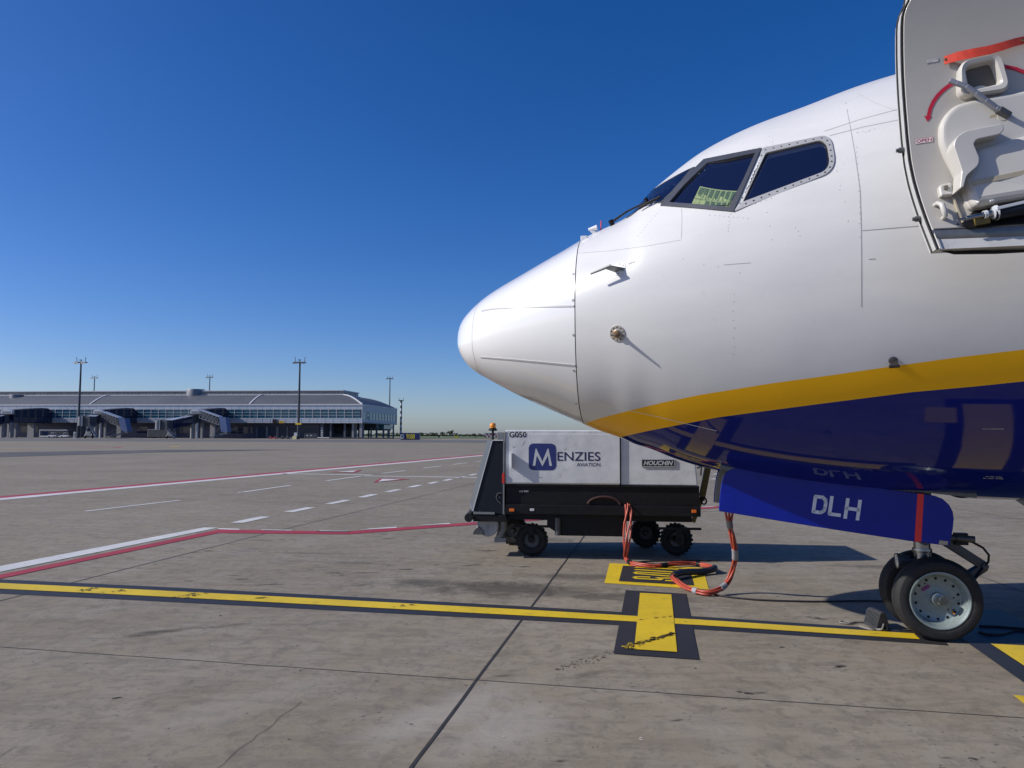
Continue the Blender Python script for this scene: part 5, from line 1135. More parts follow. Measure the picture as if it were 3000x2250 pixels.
# chock in front of the starboard nose wheel
cg = gnd(2580, 1842); ck = thing("wheel_chock", "grey ribbed rubber wheel chock with a rope, in front of the nose wheels", "wheel chock", tuple(cg), AX+.25); ck.scale = (.78, .78, .84)
mb = MB(); prof = [(-.085, 0), (-.080, .03), (-.035, .165), (-.02, .18), (.02, .18), (.035, .17), (.085, .0), (.045, 0), (.025, .06), (-.012, .06), (-.03, 0)]
mb.xz(prof, -.06, .22); mb.build("chock_body", mat('grey_rubber', (.035, .036, .042), .7, var=.25, scale=20, bump=.3, bscale=150, dirt=.4), ck, bevel=.008)
mb = MB()
for i in range(11): y = -.045+i*.025; mb.bar((-.082, y, .03), (-.037, y, .165), .010, .012)
mb.build("rib", MT['dgrey'], ck)
def ckl(px, py, z=.012): g = gnd(px, py, z)-cg; return np.array([g @ AV, -(g @ PV), z])
mb = MB(); mb.tube(catmull([np.array([.0, -.07, .06]), np.array([-.06, -.14, .03]), ckl(2555, 1843), ckl(2530, 1841), ckl(2500, 1828)], 6), .012, 8); mb.tube(catmull([ckl(2545, 1817), ckl(2500, 1815), ckl(2470, 1818), ckl(2440, 1812), ckl(2455, 1809), ckl(2480, 1814)], 6), .009, 8); mb.build("rope", MT['rope'], ck, smooth=60)
# ------------------------------------------------------------------ terminal pier
TO = np.array(CP+ray(1059, 1286)*(300/ray(1059, 1286)[1])); TO[2] = 0
TA = math.atan2(-.126, .992); TX = np.array([math.cos(TA), math.sin(TA), 0]); TY = np.array([-math.sin(TA), math.cos(TA), 0])
def tl(px, py, y=0.0):
    h = hit_plane(px, py, TO+TY*y, TY); return float((h-TO) @ TX), float(h[2])
def tw(x, y, z=0.0): return TO+TX*x+TY*y+np.array([0, 0, z])
MT['t_panel'] = mat('pier_white_panel', (.50, .525, .57), .35, metal=.25, var=.05, scale=.15)
MT['t_panel_end'] = mat('pier_grey_panel', (.33, .37, .43), .4, metal=.2, var=.06, scale=.15)
MT['t_roof'] = mat('pier_grey_roof', (.115, .12, .13), .55, metal=.2, var=.12, scale=.08)
MT['t_trim'] = mat('pier_white_trim', (.60, .61, .63), .4, var=.04)
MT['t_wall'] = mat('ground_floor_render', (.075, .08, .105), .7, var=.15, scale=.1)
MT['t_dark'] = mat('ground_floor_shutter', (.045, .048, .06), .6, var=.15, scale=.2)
MT['t_conc'] = mat('concrete_column', (.24, .24, .25), .7, var=.12, scale=.3)
MT['t_glass'] = glass_dark('pier_window_glass', (.016, .085, .14), rough=.06, spec=.45)
MT['t_teal'] = glass_dark('teal_end_glass', (.06, .28, .32), rough=.08, spec=.7)
MT['t_clere'] = mat('clerestory_panel', (.20, .185, .18), .35, metal=.2, var=.35, scale=.12)
MT['t_bridge_glass'] = glass_dark('bridge_glass', (.012, .022, .06), rough=.08, spec=.6)
MT['t_bridge'] = mat('bridge_grey_steel', (.20, .21, .23), .5, metal=.2, var=.15, scale=.5)
MT['t_dsteel'] = mat('bridge_dark_steel', (.05, .055, .065), .5, metal=.2, var=.25, scale=.5)
MT['t_blue'] = mat('bridge_blue_panel', (.10, .15, .30), .4, var=.1, scale=.4)
MT['t_yel'] = mat('yellow_sign', (.70, .48, .02), .5, var=.05)
LEN, DEP = 235.0, 50.0
zE = tl(900, 1184.6)[1]; zW1 = tl(900, 1199.8)[1]; zW0 = tl(900, 1224.8)[1]; zS = tl(900, 1239.2)[1]
pier = thing("terminal_pier", "long grey and white terminal pier with a curved roof and window band", "terminal building", tuple(TO), TA)
mb = MB(); mb.box(-LEN, 0, 0, .6, zW1, zE-.35); mb.box(-LEN, 0, .02, .6, zS, zW0); mb.box(-LEN, 0, .25, DEP-.3, zS-.02, zS+.4)
for x in np.arange(-LEN, -1, 3.33): mb.box(x, x+.07, -.03, 0, zS+.05, zW0-.05, 1); mb.box(x, x+.07, -.03, 0, zW1+.05, zE-.4, 1)
for z in (zS+(zW0-zS)*.36, zS+(zW0-zS)*.68): mb.box(-LEN, -.01, -.025, .02, z, z+.05, 1)
mb.build("front_wall", [MT['t_panel'], MT['t_panel_end']], pier)
mb = MB(); mb.box(-.5, .0, .6, DEP, zS, zW0-.35); mb.box(-.5, 0, .6, DEP, zW1-.9, zE-.35); mb.box(-.5, 0, .6, 1.4, zW0-.35, zW1-.9); mb.box(-.5, 0, DEP-1.5, DEP, zW0-.35, zW1-.9); mb.build("end_wall", MT['t_panel_end'], pier)
mb = MB(); mb.box(-LEN, 0, DEP-.3, DEP, zS, zE-.35); mb.box(-LEN, -LEN+.4, .6, DEP-.3, zS, zE-.35); mb.box(-LEN, -.6, .7, DEP-.4, zE-.6, zE-.4); mb.build("rear_wall", MT['t_panel_end'], pier)
# corner and eaves trim
mb = MB(); mb.box(-LEN, .25, -.25, .0, zE-.35, zE+.12); mb.box(0, .25, 0, DEP+.2, zE-.35, zE+.05); mb.box(-.05, .12, -.12, .05, zS-.1, zE+.9); mb.box(-.05, .12, DEP-.05, DEP+.12, zS-.1, zE+.6); mb.build("eaves_trim", MT['t_trim'], pier)
# windows: one part for every bay
gm = MB(); bw = 3.33; gm.add([(0, .12, zW0), (bw, .12, zW0), (bw, .12, zW1), (0, .12, zW1)], [(0, 1, 2, 3)], 0)
gm.box(-.07, .07, -.02, .16, zW0, zW1, 1)
for f in (.32, .66): gm.box(.07, bw-.07, .0, .16, zW0+(zW1-zW0)*f-.05, zW0+(zW1-zW0)*f+.05, 1)
w0_ = gm.build("window", [MT['t_glass'], MT['t_trim']], pier); w0_.location = (-bw-.55, 0, 0)
nb = int(LEN/bw)-1
for i in range(1, nb):
    c = w0_.copy(); COL.objects.link(c); c.parent = pier; c.location = (-bw-.55-i*bw, 0, 0)
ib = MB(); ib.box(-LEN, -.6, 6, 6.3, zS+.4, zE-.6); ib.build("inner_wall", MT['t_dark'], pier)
gm = MB(); ew = (DEP-3)/11; gm.add([(-.12, 0, zW0-.35), (-.12, ew, zW0-.35), (-.12, ew, zW1-.9), (-.12, 0, zW1-.9)], [(0, 1, 2, 3)], 0); gm.box(-.2, .03, -.12, .12, zW0-.35, zW1-.9, 1); gm.box(-.15, -.02, .12, ew-.12, zW0+.9, zW0+1.05, 1); gm.box(-.15, -.02, .12, ew-.12, zW0+1.9, zW0+2.0, 1)
e0_ = gm.build("end_window", [MT['t_teal'], MT['t_panel_end']], pier); e0_.location = (0, 1.45, 0)
for i in range(1, 11):
    c = e0_.copy(); COL.objects.link(c); c.parent = pier; c.location = (0, 1.45+i*ew, 0)
# curved hipped roof
HI = 12.0; zC = 18.2
def rz_(f): return zE+(zC-zE)*math.sin(f*math.pi/2*.94)/math.sin(math.pi/2*.94)
mb = MB(); n = 12; rings = []
for i in range(n+1):
    f = i/n; d = HI*f; dy = min(d, DEP/2-1); rings.append([(-LEN, dy, rz_(f)), (-d, dy, rz_(f)), (-d, DEP-dy, rz_(f)), (-LEN, DEP-dy, rz_(f))])
for a, b in zip(rings[:-1], rings[1:]):
    mb.add(a+b, [(0, 1, 5, 4), (1, 2, 6, 5), (2, 3, 7, 6)], 0)
mb.add(rings[-1], [(0, 1, 2, 3)], 0); roof = mb.build("roof", MT['t_roof'], pier, smooth=25)
def rib(x_eave, hip=False):
    mb = MB(); P = []
    for i in range(n+1):
        f = i/n; d = HI*f; P.append((-d if hip else x_eave, d, rz_(f)+.12))
    for a, b in zip(P[:-1], P[1:]): mb.bar(a, b, .55, .3)
    return mb.build("roof_rib", MT['t_trim'], roof)
rib(0, True)
for px in (731, 263): rib(tl(px, 1185)[0])
rib(tl(731, 1185)[0]-2.2*(tl(731, 1185)[0]-tl(263, 1185)[0]))
zT2 = 20.3
mb = MB(); mb.box(-LEN, -HI-.2, HI+.1, DEP-HI-4, zC-.35, zC+.35, 1); mb.box(-LEN, -HI-.6, HI+.5, DEP-HI-6, zC+.35, zT2-.35, 0); mb.box(-LEN, -HI-.3, HI+.2, DEP-HI-5, zT2-.35, zT2, 1)
for x in np.arange(-LEN, -HI-1, 3.33): mb.box(x, x+.12, HI+.40, HI+.5, zC+.35, zT2-.35, 2)
for y in np.arange(HI+.5, DEP-HI-6, 3.2): mb.box(-HI-.6, -HI-.5, y, y+.12, zC+.35, zT2-.35, 2)
mb.build("clerestory", [MT['t_clere'], MT['t_trim'], MT['t_panel_end']], pier)
def vent(pxa, pxb, pyt, pyb, f):
    yv = HI*f; xa_, _ = tl(pxa, pyt, yv); xb_, zt_ = tl(pxb, pyt, yv); mb = MB(); r = abs(xb_-xa_)/2
    mb.lathe([(rz_(f)-1.5, r), (zt_-.3, r), (zt_, r*.97), (zt_+.02, 0)], ((xa_+xb_)/2, yv+r*.7, 0), (0, 0, 1), 28); mb.build("roof_vent", MT['t_bridge'], pier, smooth=35)
vent(540, 588, 1139.5, 1161, .93); vent(23, 56, 1156, 1168, .62)
# ground floor
xo = tl(937, 1286)[0]
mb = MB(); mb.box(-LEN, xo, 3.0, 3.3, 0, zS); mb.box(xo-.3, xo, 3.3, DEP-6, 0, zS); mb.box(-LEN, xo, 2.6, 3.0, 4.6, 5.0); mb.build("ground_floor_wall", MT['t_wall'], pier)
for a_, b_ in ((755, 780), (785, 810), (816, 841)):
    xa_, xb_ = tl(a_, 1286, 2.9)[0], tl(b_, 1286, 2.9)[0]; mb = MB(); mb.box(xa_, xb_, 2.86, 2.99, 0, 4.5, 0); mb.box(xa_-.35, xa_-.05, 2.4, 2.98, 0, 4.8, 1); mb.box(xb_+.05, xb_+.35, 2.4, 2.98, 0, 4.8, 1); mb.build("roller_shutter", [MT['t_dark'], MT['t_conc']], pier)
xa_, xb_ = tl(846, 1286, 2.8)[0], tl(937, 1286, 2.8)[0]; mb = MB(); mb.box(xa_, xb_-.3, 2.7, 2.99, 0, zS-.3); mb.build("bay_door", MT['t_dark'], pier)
for a_, b_ in ((672, 739), (400, 432), (60, 110), (520, 560)):
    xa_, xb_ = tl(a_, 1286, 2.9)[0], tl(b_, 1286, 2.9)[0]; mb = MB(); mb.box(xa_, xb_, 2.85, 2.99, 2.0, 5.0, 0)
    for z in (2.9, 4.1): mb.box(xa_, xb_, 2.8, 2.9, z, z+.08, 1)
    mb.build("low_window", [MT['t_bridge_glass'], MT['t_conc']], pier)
cols = [(944, 1.5, .9), (969, 1.5, .7), (1010, 1.5, .75), (1034, 1.5, .75), (1042, 8, .8), (1062, 1.2, 1.0), (1064, 14, .6), (1051, 24, .6), (1087, 24, .6), (1103, 30, .7), (1123, 36, .7), (1137, 42, .6), (1152, 48, .6), (985, 24, .5), (1005, 36, .5), (1080, 40, .6), (960, 30, .6)]
for px, y, wd in cols:
    x_ = tl(px, 1284, y)[0]
    if x_ > -.3: x_ = -.6
    mb = MB(); mb.box(x_-wd/2, x_+wd/2, y-wd/2, y+wd/2, 0, zS); 
    if px == 944:
        for k_ in range(5): mb.prism([(x_-wd/2-.01, y-wd/2-.012, .2+k_*.9), (x_+wd/2+.01, y-wd/2-.012, .6+k_*.9), (x_+wd/2+.01, y-wd/2-.012, 1.0+k_*.9), (x_-wd/2-.01, y-wd/2-.012, .6+k_*.9)], (0, .01, 0), 1)
    mb.build("column", [MT['t_conc'] if px > 1030 else MT['t_wall'], MT['t_trim']], pier)
mb = MB(); mb.box(xo+1, -1, 22, 26, 4.6, 6.2); mb.box(-14, -2, 34, 48, 3.6, zS-.1); mb.build("service_level", MT['t_dark'], pier)
mb = MB(); mb.box(-13.9, -.9, 33.2, 34, 4.2, zS-.3); mb.box(-1.6, -.9, 34, 48, 4.2, zS-.3); mb.build("service_glazing", MT['t_teal'], pier)
# fixed gate corridors with their porches
NODES = ((2, 35, 60, 128), (273, 300, 330, 385), (557, 586, 620, 664))
YN = -22.0
for a_, b_, c_, d_ in NODES:
    x0_, x1_ = tl(a_, 1205, YN)[0], tl(b_, 1205, YN)[0]; zt = tl(b_, 1201, YN)[1]; zp = tl(b_, 1197, YN)[1]; zb_ = tl(b_, 1238, YN)[1]; zp2 = tl(b_, 1212, YN)[1]
    mb = MB(); prof = [(YN+1.2, zb_), (YN+1.2, zt-.1), (YN+8, zt+.5), (YN+15, zt+1.15), (YN+19, zt+1.1), (-.05, zt-.2), (-.05, zb_)]
    mb.prism([(x0_+.15, y, z) for y, z in prof], (x1_-x0_-.3, 0, 0), 0)
    for y, z in ((YN+4, 0), (YN+9, 0), (YN+14, 0), (YN+18.5, 0)): mb.box(x1_-.16, x1_-.08, y, y+.15, zb_, zt-.3, 1)
    for z in (zb_+.9, zb_+2.2): mb.box(x1_-.16, x1_-.07, YN+1.3, -.1, z, z+.08, 1)
    mb.build("gate_corridor", [MT['t_bridge_glass'], MT['t_dsteel']], pier)
    mb = MB(); cr = [(y, z) for y, z in prof[1:6]]
    for (ya, za_), (yb, zb2) in zip(cr[:-1], cr[1:]): mb.prism([(x0_-.1, ya, za_+.02), (x0_-.1, yb, zb2+.02), (x0_-.1, yb, zb2+.22), (x0_-.1, ya, za_+.22)], (x1_-x0_+.2, 0, 0))
    mb.build("corridor_roof", MT['t_roof'], pier)
    mb = MB(); mb.xz([(x0_, zp2), (x0_, zt-.25), ((x0_+x1_)/2, zp), (x1_, zt-.25), (x1_, zp2)], YN, YN+1.2, 0); mb.box(x0_+.5, x1_-.5, YN-.05, YN, zp2+.2, zt-.5, 1); mb.build("gate_porch", [MT['t_panel'], MT['t_bridge']], pier)
    for bx_ in ((x0_+.5, x0_+1.3, YN+3, YN+3.8), (x1_-1.3, x1_-.5, YN+3, YN+3.8), (x0_+1, x1_-1, -9, -8)):
        mb = MB(); mb.box(*bx_, 0, zb_); mb.build("corridor_leg", MT['t_conc'], pier)

# ------------------------------------------------------------------ passenger boarding bridges
def frame_at(name, label, cat, x, y, group=None, rz=0.0): return thing(name, label, cat, tuple(tw(x, y)), TA+rz, group)
def boarding_bridge(label, node, cab, zfl_node, zfl_cab, ramp, colpx):
    (xn, yn), (xc_, yc) = node, cab
    e = frame_at("boarding_bridge", label, "jet bridge", xn, yn, "passenger boarding bridges at the pier")
    L = lambda x, y, z: np.array([x-xn, y-yn, z])
    hgt = 2.9; wd = 2.9; p0 = L(xn, yn, zfl_node+hgt/2); p1 = L(xc_, yc, zfl_cab+hgt/2); pm = p0+(p1-p0)*.55; d = (p1-p0)/np.linalg.norm(p1-p0)
    mb = MB(); mb.lathe([(zfl_node-.4, 2.1), (zfl_node+hgt+.2, 2.1), (zfl_node+hgt+.5, .3)], L(xn, yn, 0), (0, 0, 1), 24); mb.build("rotunda", MT['t_dsteel'], e, smooth=35)
    mb = MB(); mb.bar(p0+d*1.2, pm, wd*.9, hgt*.92, 0); mb.bar(pm-d*.5, p1, wd, hgt, 0)
    for f in np.linspace(.12, .95, 12): c = p0+(p1-p0)*f; mb.bar(c+np.array([0, 0, -hgt*.5-.02]), c+np.array([0, 0, hgt*.5+.02]), .12, wd+.1, 1, up=tuple(d))
    mb.bar(p0+d*1.2+np.array([0, 0, hgt*.5]), pm+np.array([0, 0, hgt*.5]), wd*.92, .12, 2); mb.bar(pm-d*.5+np.array([0, 0, hgt*.53]), p1+np.array([0, 0, hgt*.53]), wd+.05, .12, 2); mb.bar(p0+d+np.array([0, 0, -hgt*.53]), p1+np.array([0, 0, -hgt*.53]), wd+.05, .2, 1)
    mb.build("tunnel", [MT['t_bridge_glass'], MT['t_dsteel'], MT['t_panel']], e)
    mb = MB(); c = p1+d*1.2; mb.box(c[0]-1.5, c[0]+1.5, c[1]-1.8, c[1]+1.8, c[2]-hgt*.55, c[2]+hgt*.6, 0); mb.build("cab", MT['t_dsteel'], e)
    mb = MB(); mb.tube([c+np.array([-2.0, -1.2, -hgt*.55]), c+np.array([-2.0, -1.2, hgt*.55])], 1.15, 18); mb.box(c[0]-1.6, c[0]-.9, c[1]-2.2, c[1]+1.0, c[2]-hgt*.6, c[2]+hgt*.62); mb.build("canopy_bellows", MT['t_bridge'], e, smooth=35)
    mb = MB(); b_ = p0+(p1-p0)*.86
    for sx in (-1.2, 1.2): mb.bar((b_[0]+sx, b_[1], .7), (b_[0]+sx, b_[1], b_[2]-hgt*.5), .35, .35); mb.bar((b_[0]+sx, b_[1]-.9, .8), (b_[0]+sx, b_[1]+.9, b_[2]-hgt*.6), .16)
    mb.box(b_[0]-1.8, b_[0]+1.8, b_[1]-.5, b_[1]+.5, .55, 1.0); mb.box(b_[0]-.8, b_[0]+.8, b_[1]-.7, b_[1]+.7, 1.0, 2.4); mb.bar((b_[0]-1.6, b_[1]-.6, 1), (b_[0]+1.2, b_[1]-.6, 3), .1); mb.build("drive_column", MT['t_bridge'], e)
    for sx in (-1.4, 1.4):
        m2 = MB(); m2.lathe([(-.25, .2), (-.25, .55), (-.15, .62), (.15, .62), (.25, .55), (.25, .2)], (b_[0]+sx, b_[1]-.3, .62), (1, 0, 0) if abs(d[1]) > .7 else (0, 1, 0), 20); m2.build("wheel", MT['rubber'], e, smooth=35)
    mb = MB(); s_ = c+np.array([1.8, -2.0, 0]); mb.bar((s_[0], s_[1], s_[2]-1.6), (s_[0]+3.2, s_[1]-.2, .3), .9, .12); mb.bar((s_[0], s_[1]-.5, s_[2]-.6), (s_[0]+3.2, s_[1]-.7, 1.3), .06); mb.build("service_stair", MT['t_bridge'], e)
    for px_, m_, r_ in colpx:
        x_, _ = tl(px_, 1280, yn-1.5); mb = MB(); mb.tube([L(x_, yn-1.5, 0), L(x_, yn-1.5, zfl_node)], r_, 16); mb.build("support_column", MT[m_], e, smooth=35)
    if ramp:
        (xa, za), (xb, zb), (xd, zd), (xe_, ze) = ramp   # roof start, roof end, panel bottom, foot
        mb = MB(); y0_, y1_ = -1.4, 1.4
        mb.prism([(xa-xn, y0_-.2, za), (xb-xn, y0_-.2, zb), (xb-xn, y0_-.2, zb+.25), (xa-xn, y0_-.2, za+.25)], (0, 3.2, 0), 0); g = mb.build("gangway_roof", MT['t_panel'], e)
        mb = MB(); mb.prism([(xb-xn, y0_-.1, zb), (xb-xn+2.6, y0_-.1, zb-.1), (xd-xn+.3, y0_-.1, zd), (xd-xn-2.2, y0_-.1, zd+.1)], (0, 3.0, 0)); mb.build("gangway_end_panel", MT['t_blue'], e)
        mb = MB(); N_ = 6; fl0, fl1 = np.array([xa-xn, 0, za-2.9]), np.array([xb-xn+.3, 0, zb-3.0]); rf0, rf1 = np.array([xa-xn, 0, za]), np.array([xb-xn, 0, zb])
        for y_ in (y0_, y1_):
            yy = np.array([0, y_, 0]); mb.bar(fl0+yy, fl1+yy, .22, .3); mb.bar(rf0+yy, rf1+yy, .2)
            for i in range(N_):
                a = i/N_; b2 = (i+1)/N_; A_, B_ = fl0+(fl1-fl0)*a+yy, rf0+(rf1-rf0)*b2+yy; mb.bar(A_, B_, .16); mb.bar(rf0+(rf1-rf0)*a+yy, A_, .14); C2 = fl0+(fl1-fl0)*b2+yy; mb.bar(rf0+(rf1-rf0)*a+yy, C2, .12)
            mb.bar((xe_-xn, y_, ze+.2), (xd-xn, y_, zd-.1), .25, .3); mb.bar((xe_-xn+1, y_, ze+1.3), (xd-xn-2, y_, zd+2.4), .1)
        mb.build("gangway_truss", MT['t_bridge'], e)
        mb = MB(); mb.add([fl0+np.array([.2, 1.2, 0]), fl1+np.array([0, 1.2, 0]), rf1+np.array([0, 1.2, 0]), rf0+np.array([.2, 1.2, 0])], [(0, 1, 2, 3)]); mb.build("gangway_cladding", MT['t_dsteel'], e)
    return e
def R_px(pts, y): return [tl(a, b, y) for a, b in pts]
nx2 = tl(571, 1205, YN)[0]; nx1 = tl(287, 1205, YN)[0]; nx0 = tl(18, 1205, YN)[0]
boarding_bridge("middle boarding bridge, its tunnel stretched to the left with cab and open gangway", (nx2, YN-1.5), (tl(492, 1240, -40)[0], -40), tl(571, 1239, YN)[1], tl(490, 1256, -40)[1], R_px([(588, 1202), (645, 1222), (668, 1266), (618, 1284)], YN-2), [(563, 't_conc', .75), (577, 't_trim', .35)])
boarding_bridge("boarding bridge beside the tall mast, pointing at the camera with a blue gangway panel", (nx1, YN-1.5), (tl(262, 1232, -46)[0], -46), tl(287, 1239, YN)[1], tl(262, 1246, -46)[1], R_px([(303, 1207), (351, 1225), (376, 1264), (310, 1283)], YN-2), [(293, 't_trim', .3), (280, 't_conc', .6)])
boarding_bridge("leftmost boarding bridge, cut by the edge of the picture", (nx0, YN-1.5), (tl(-40, 1232, -40)[0], -40), tl(18, 1238, YN)[1], tl(-40, 1248, -40)[1], None, [(7, 't_conc', .75), (32, 't_conc', .6), (5, 't_trim', .3)])
# truss bridge standing under the end of the pier
e = frame_at("folded_gangway", "dark steel lattice gangway folded away among the columns under the pier's end", "gangway", tl(990, 1284, 18)[0], 18)
mb = MB(); xa, xb = 0, tl(1030, 1284, 18)[0]-tl(990, 1284, 18)[0]
for y_ in (-1.4, 1.4):
    mb.bar((-1, y_, 2.6), (xb, y_, 1.2), .25); mb.bar((0.6, y_, 5.8), (xb, y_, 5.2), .25)
    for i in range(6): a = i/6*xb; mb.bar((a, y_, 2.4-a*.15), (a+xb/6, y_, 5.6), .16); mb.bar((a+xb/6, y_, 2.2-a*.15), (a+.2, y_, 5.6), .16)
mb.build("lattice", MT['t_dsteel'], e); mb = MB(); mb.prism([(-1.2, -1.5, 2.6), (.4, -1.5, 2.6), (1.2, -1.5, 6.0), (-.2, -1.5, 6.0)], (0, 3, 0)); mb.build("end_panel", MT['t_dsteel'], e)
mb = MB(); mb.bar((xb*.5, 0, 0), (xb*.5, 0, 2), .4); mb.build("leg", MT['t_dsteel'], e); mb = MB(); mb.bar((-.3, 0, 0), (-.3, 0, 2.6), .3); mb.build("leg", MT['t_dsteel'], e)

# ------------------------------------------------------------------ light masts
def mast(px_b, py_b, Y, pyt, label, px_t=None, r=.38, striped=False, white=False):
    g = CP+ray(px_b, py_b)*(Y/ray(px_b, py_b)[1]); zt = (CP+ray(px_b, pyt)*(Y/ray(px_b, pyt)[1]))[2]
    e = thing("light_mast", label, "light mast", (g[0], g[1], 0), TA, "apron light masts")
    mb = MB(); nn = 14
    if striped:
        for i in range(nn): mb.lathe([(zt*i/nn, r), (zt*(i+1)/nn, r)], (0, 0, 0), (0, 0, 1), 12, i % 2)
    else: mb.lathe([(0, r*1.25), (zt*.2, r*1.15), (zt, r*.7)], (0, 0, 0), (0, 0, 1), 16)
    mb.build("pole", [MT['t_trim'], MT['t_dsteel']] if striped else MT['grey'] if white else MT['t_dsteel'], e, smooth=40)
    s_ = .55 if striped else 1.0
    mb = MB(); mb.box(-2.0*s_, 2.0*s_, -.8*s_, .8*s_, zt-.35, zt-.05); mb.build("head_frame", MT['t_dsteel'], e)
    for sx in (-1, 1):
        m2 = MB(); m2.bar((sx*1.6*s_, 0, zt-.1), (sx*1.85*s_, 0, zt+1.7*s_), .14); m2.build("lightning_rod", MT['t_dsteel'], e)
        for k_ in range(2):
            m2 = MB(); m2.prism([(sx*(1.0+k_*.9)*s_-.35*s_, -1.15*s_, zt-.75*s_), (sx*(1.0+k_*.9)*s_+.35*s_, -1.15*s_, zt-.75*s_), (sx*(1.0+k_*.9)*s_+.35*s_, -.8*s_, zt-.1), (sx*(1.0+k_*.9)*s_-.35*s_, -.8*s_, zt-.1)], (0, .3, 0)); m2.build("floodlight", MT['dgrey'], e)
    if not striped:
        m2 = MB(); m2.box(-.6, .3, -.2, .2, zt+.5, zt+.8); m2.bar((0, 0, zt), (0, 0, zt+.5), .15); m2.build("obstacle_light", MT['t_dsteel'], e)
    return e
mast(228, 1284, 272, 1060, "tall light mast standing in front of the pier beside a boarding bridge")
mast(873.5, 1288, 262, 1060, "tall light mast standing in front of the right half of the pier", white=False)
mast(270, 1278, 470, 1106, "small far light mast behind the pier roof, just right of the left tall mast"); mast(609.5, 1278, 470, 1104, "small far light mast behind the pier roof near the round roof vent")
mast(1140, 1284, 470, 1108, "small far light mast rising behind the sloping end of the pier roof"); mast(1174, 1286, 330, 1172, "black and white striped mast standing between the pier and the blue container", r=.45, striped=True)

# ------------------------------------------------------------------ apron vehicles and equipment by the pier
def at_px(px, Y): d = ray(px, 1290); g = CP+d*(Y/d[1]); return np.array([g[0], g[1], 0])
def wheelset(e, xs, ys, r, wd=.25):
    for x in xs:
        for y in ys:
            m2 = MB(); m2.lathe([(-wd/2, r*.3), (-wd/2, r*.9), (-wd/2+.04, r), (wd/2-.04, r), (wd/2, r*.9), (wd/2, r*.3)], (x, y, r), (0, 1, 0), 16); m2.build("wheel", MT['rubber'], e, smooth=35)
p = at_px(114, 292); p2 = at_px(206, 292); Lb = p2[0]-p[0]
e = thing("apron_bus", "dark windowed apron bus with pale frame parked by the pier", "bus", tuple(p), TA)
mb = MB(); mb.box(0, Lb, 0, 2.8, .35, 3.0); mb.build("body", MT['t_dsteel'], e, bevel=.1); mb = MB(); mb.box(-.03, .2, -.03, 2.83, .4, 3.05); mb.box(0, Lb-.5, -.04, 2.84, 2.85, 3.1); mb.box(0, Lb, -.03, 2.83, .35, .75); mb.build("pale_frame", MT['t_trim'], e)
mb = MB()
for i in range(6): mb.box(.5+i*(Lb-1)/6, .4+(i+1)*(Lb-1)/6, -.035, 2.835, 1.1, 2.7)
mb.build("window", MT['t_bridge_glass'], e); wheelset(e, (2.2, Lb-2.5), (.1, 2.7), .48)
def tug(px, Y, label, group="tow tractors in front of the bus"):
    e = thing("tow_tractor", label, "tow tractor", tuple(at_px(px, Y)), TA, group)
    mb = MB(); mb.box(0, 3.2, 0, 1.5, .35, 1.0); mb.build("body", MT['t_panel'], e, bevel=.06); mb = MB(); mb.box(1.2, 2.3, .1, 1.4, 1.9, 2.0); 
    for x in (1.25, 2.2): mb.box(x, x+.06, .1, .18, 1, 1.9); mb.box(x, x+.06, 1.32, 1.4, 1, 1.9)
    mb.build("cab", MT['t_trim'], e); mb = MB(); mb.box(1.5, 2.0, .4, 1.1, 1.0, 1.35); mb.build("seat", MT['black'], e); wheelset(e, (.5, 2.6), (.05, 1.45), .35); return e
tug(139, 280, "pale tow tractor in front of the bus, the left one of two"); tug(176, 280, "pale tow tractor at the right end of the bus, beside the mast")
e = thing("service_truck", "dark box truck parked left of the middle boarding bridge", "truck", tuple(at_px(432, 286)), TA)
mb = MB(); mb.box(0, 8.2, 0, 2.5, .5, 3.3); mb.build("box_body", MT['t_dsteel'], e, bevel=.05); mb = MB(); mb.box(-.02, .08, -.02, 2.52, .5, 3.35); mb.box(0, 8.2, -.02, 2.52, 3.25, 3.36); mb.build("edge_frame", MT['t_panel'], e); wheelset(e, (1.2, 5.2, 6.6), (.1, 2.4), .45)
mb = MB(); mb.box(8.25, 9.9, .1, 2.4, .5, 2.4); mb.build("cab", MT['t_panel'], e, bevel=.1)
def dolly(px, Y, label, m_, cat="baggage cart", w=3.0):
    e = thing("baggage_cart", label, cat, tuple(at_px(px, Y)), TA, "carts in front of the ground floor doors")
    mb = MB(); mb.box(0, w, 0, 1.5, .35, .5); mb.bar((w, .75, .4), (w+.9, .75, .3), .08); mb.build("bed", MT[m_], e); mb = MB(); mb.bar((.05, .05, .5), (.05, .05, 1.1), .06); mb.bar((.05, 1.4, .5), (.05, 1.4, 1.1), .06); mb.bar((.05, .05, 1.1), (.05, 1.4, 1.1), .06); mb.build("rail", MT['t_panel'], e); wheelset(e, (.4, w-.4), (.1, 1.4), .2, .12)
dolly(787, 275, "red flat baggage cart at the left end of the row of carts", 'red'); dolly(804, 275, "flat cart right behind the red one in the row", 't_dsteel'); dolly(824, 275, "middle flat cart in the row beside the tall mast", 't_dsteel'); dolly(838, 275, "pale flat baggage cart nearest to the tall mast", 't_panel')
e = thing("equipment_cabinet", "pale electrical cabinet with yellow front at the foot of the right tall mast", "cabinet", tuple(at_px(861, 262)), TA)
mb = MB(); mb.box(0, 1.1, 0, .8, .1, 2.3); mb.build("housing", MT['t_panel'], e, bevel=.04); mb = MB(); mb.box(-.2, 1.2, -.8, -.2, 0, 1.1); mb.build("barrier", mat('pale_yellow_paint', (.65, .6, .3), .5), e)
e = thing("equipment_cabinet", "grey cabinet at the foot of the left tall mast", "cabinet", tuple(at_px(214, 272)), TA)
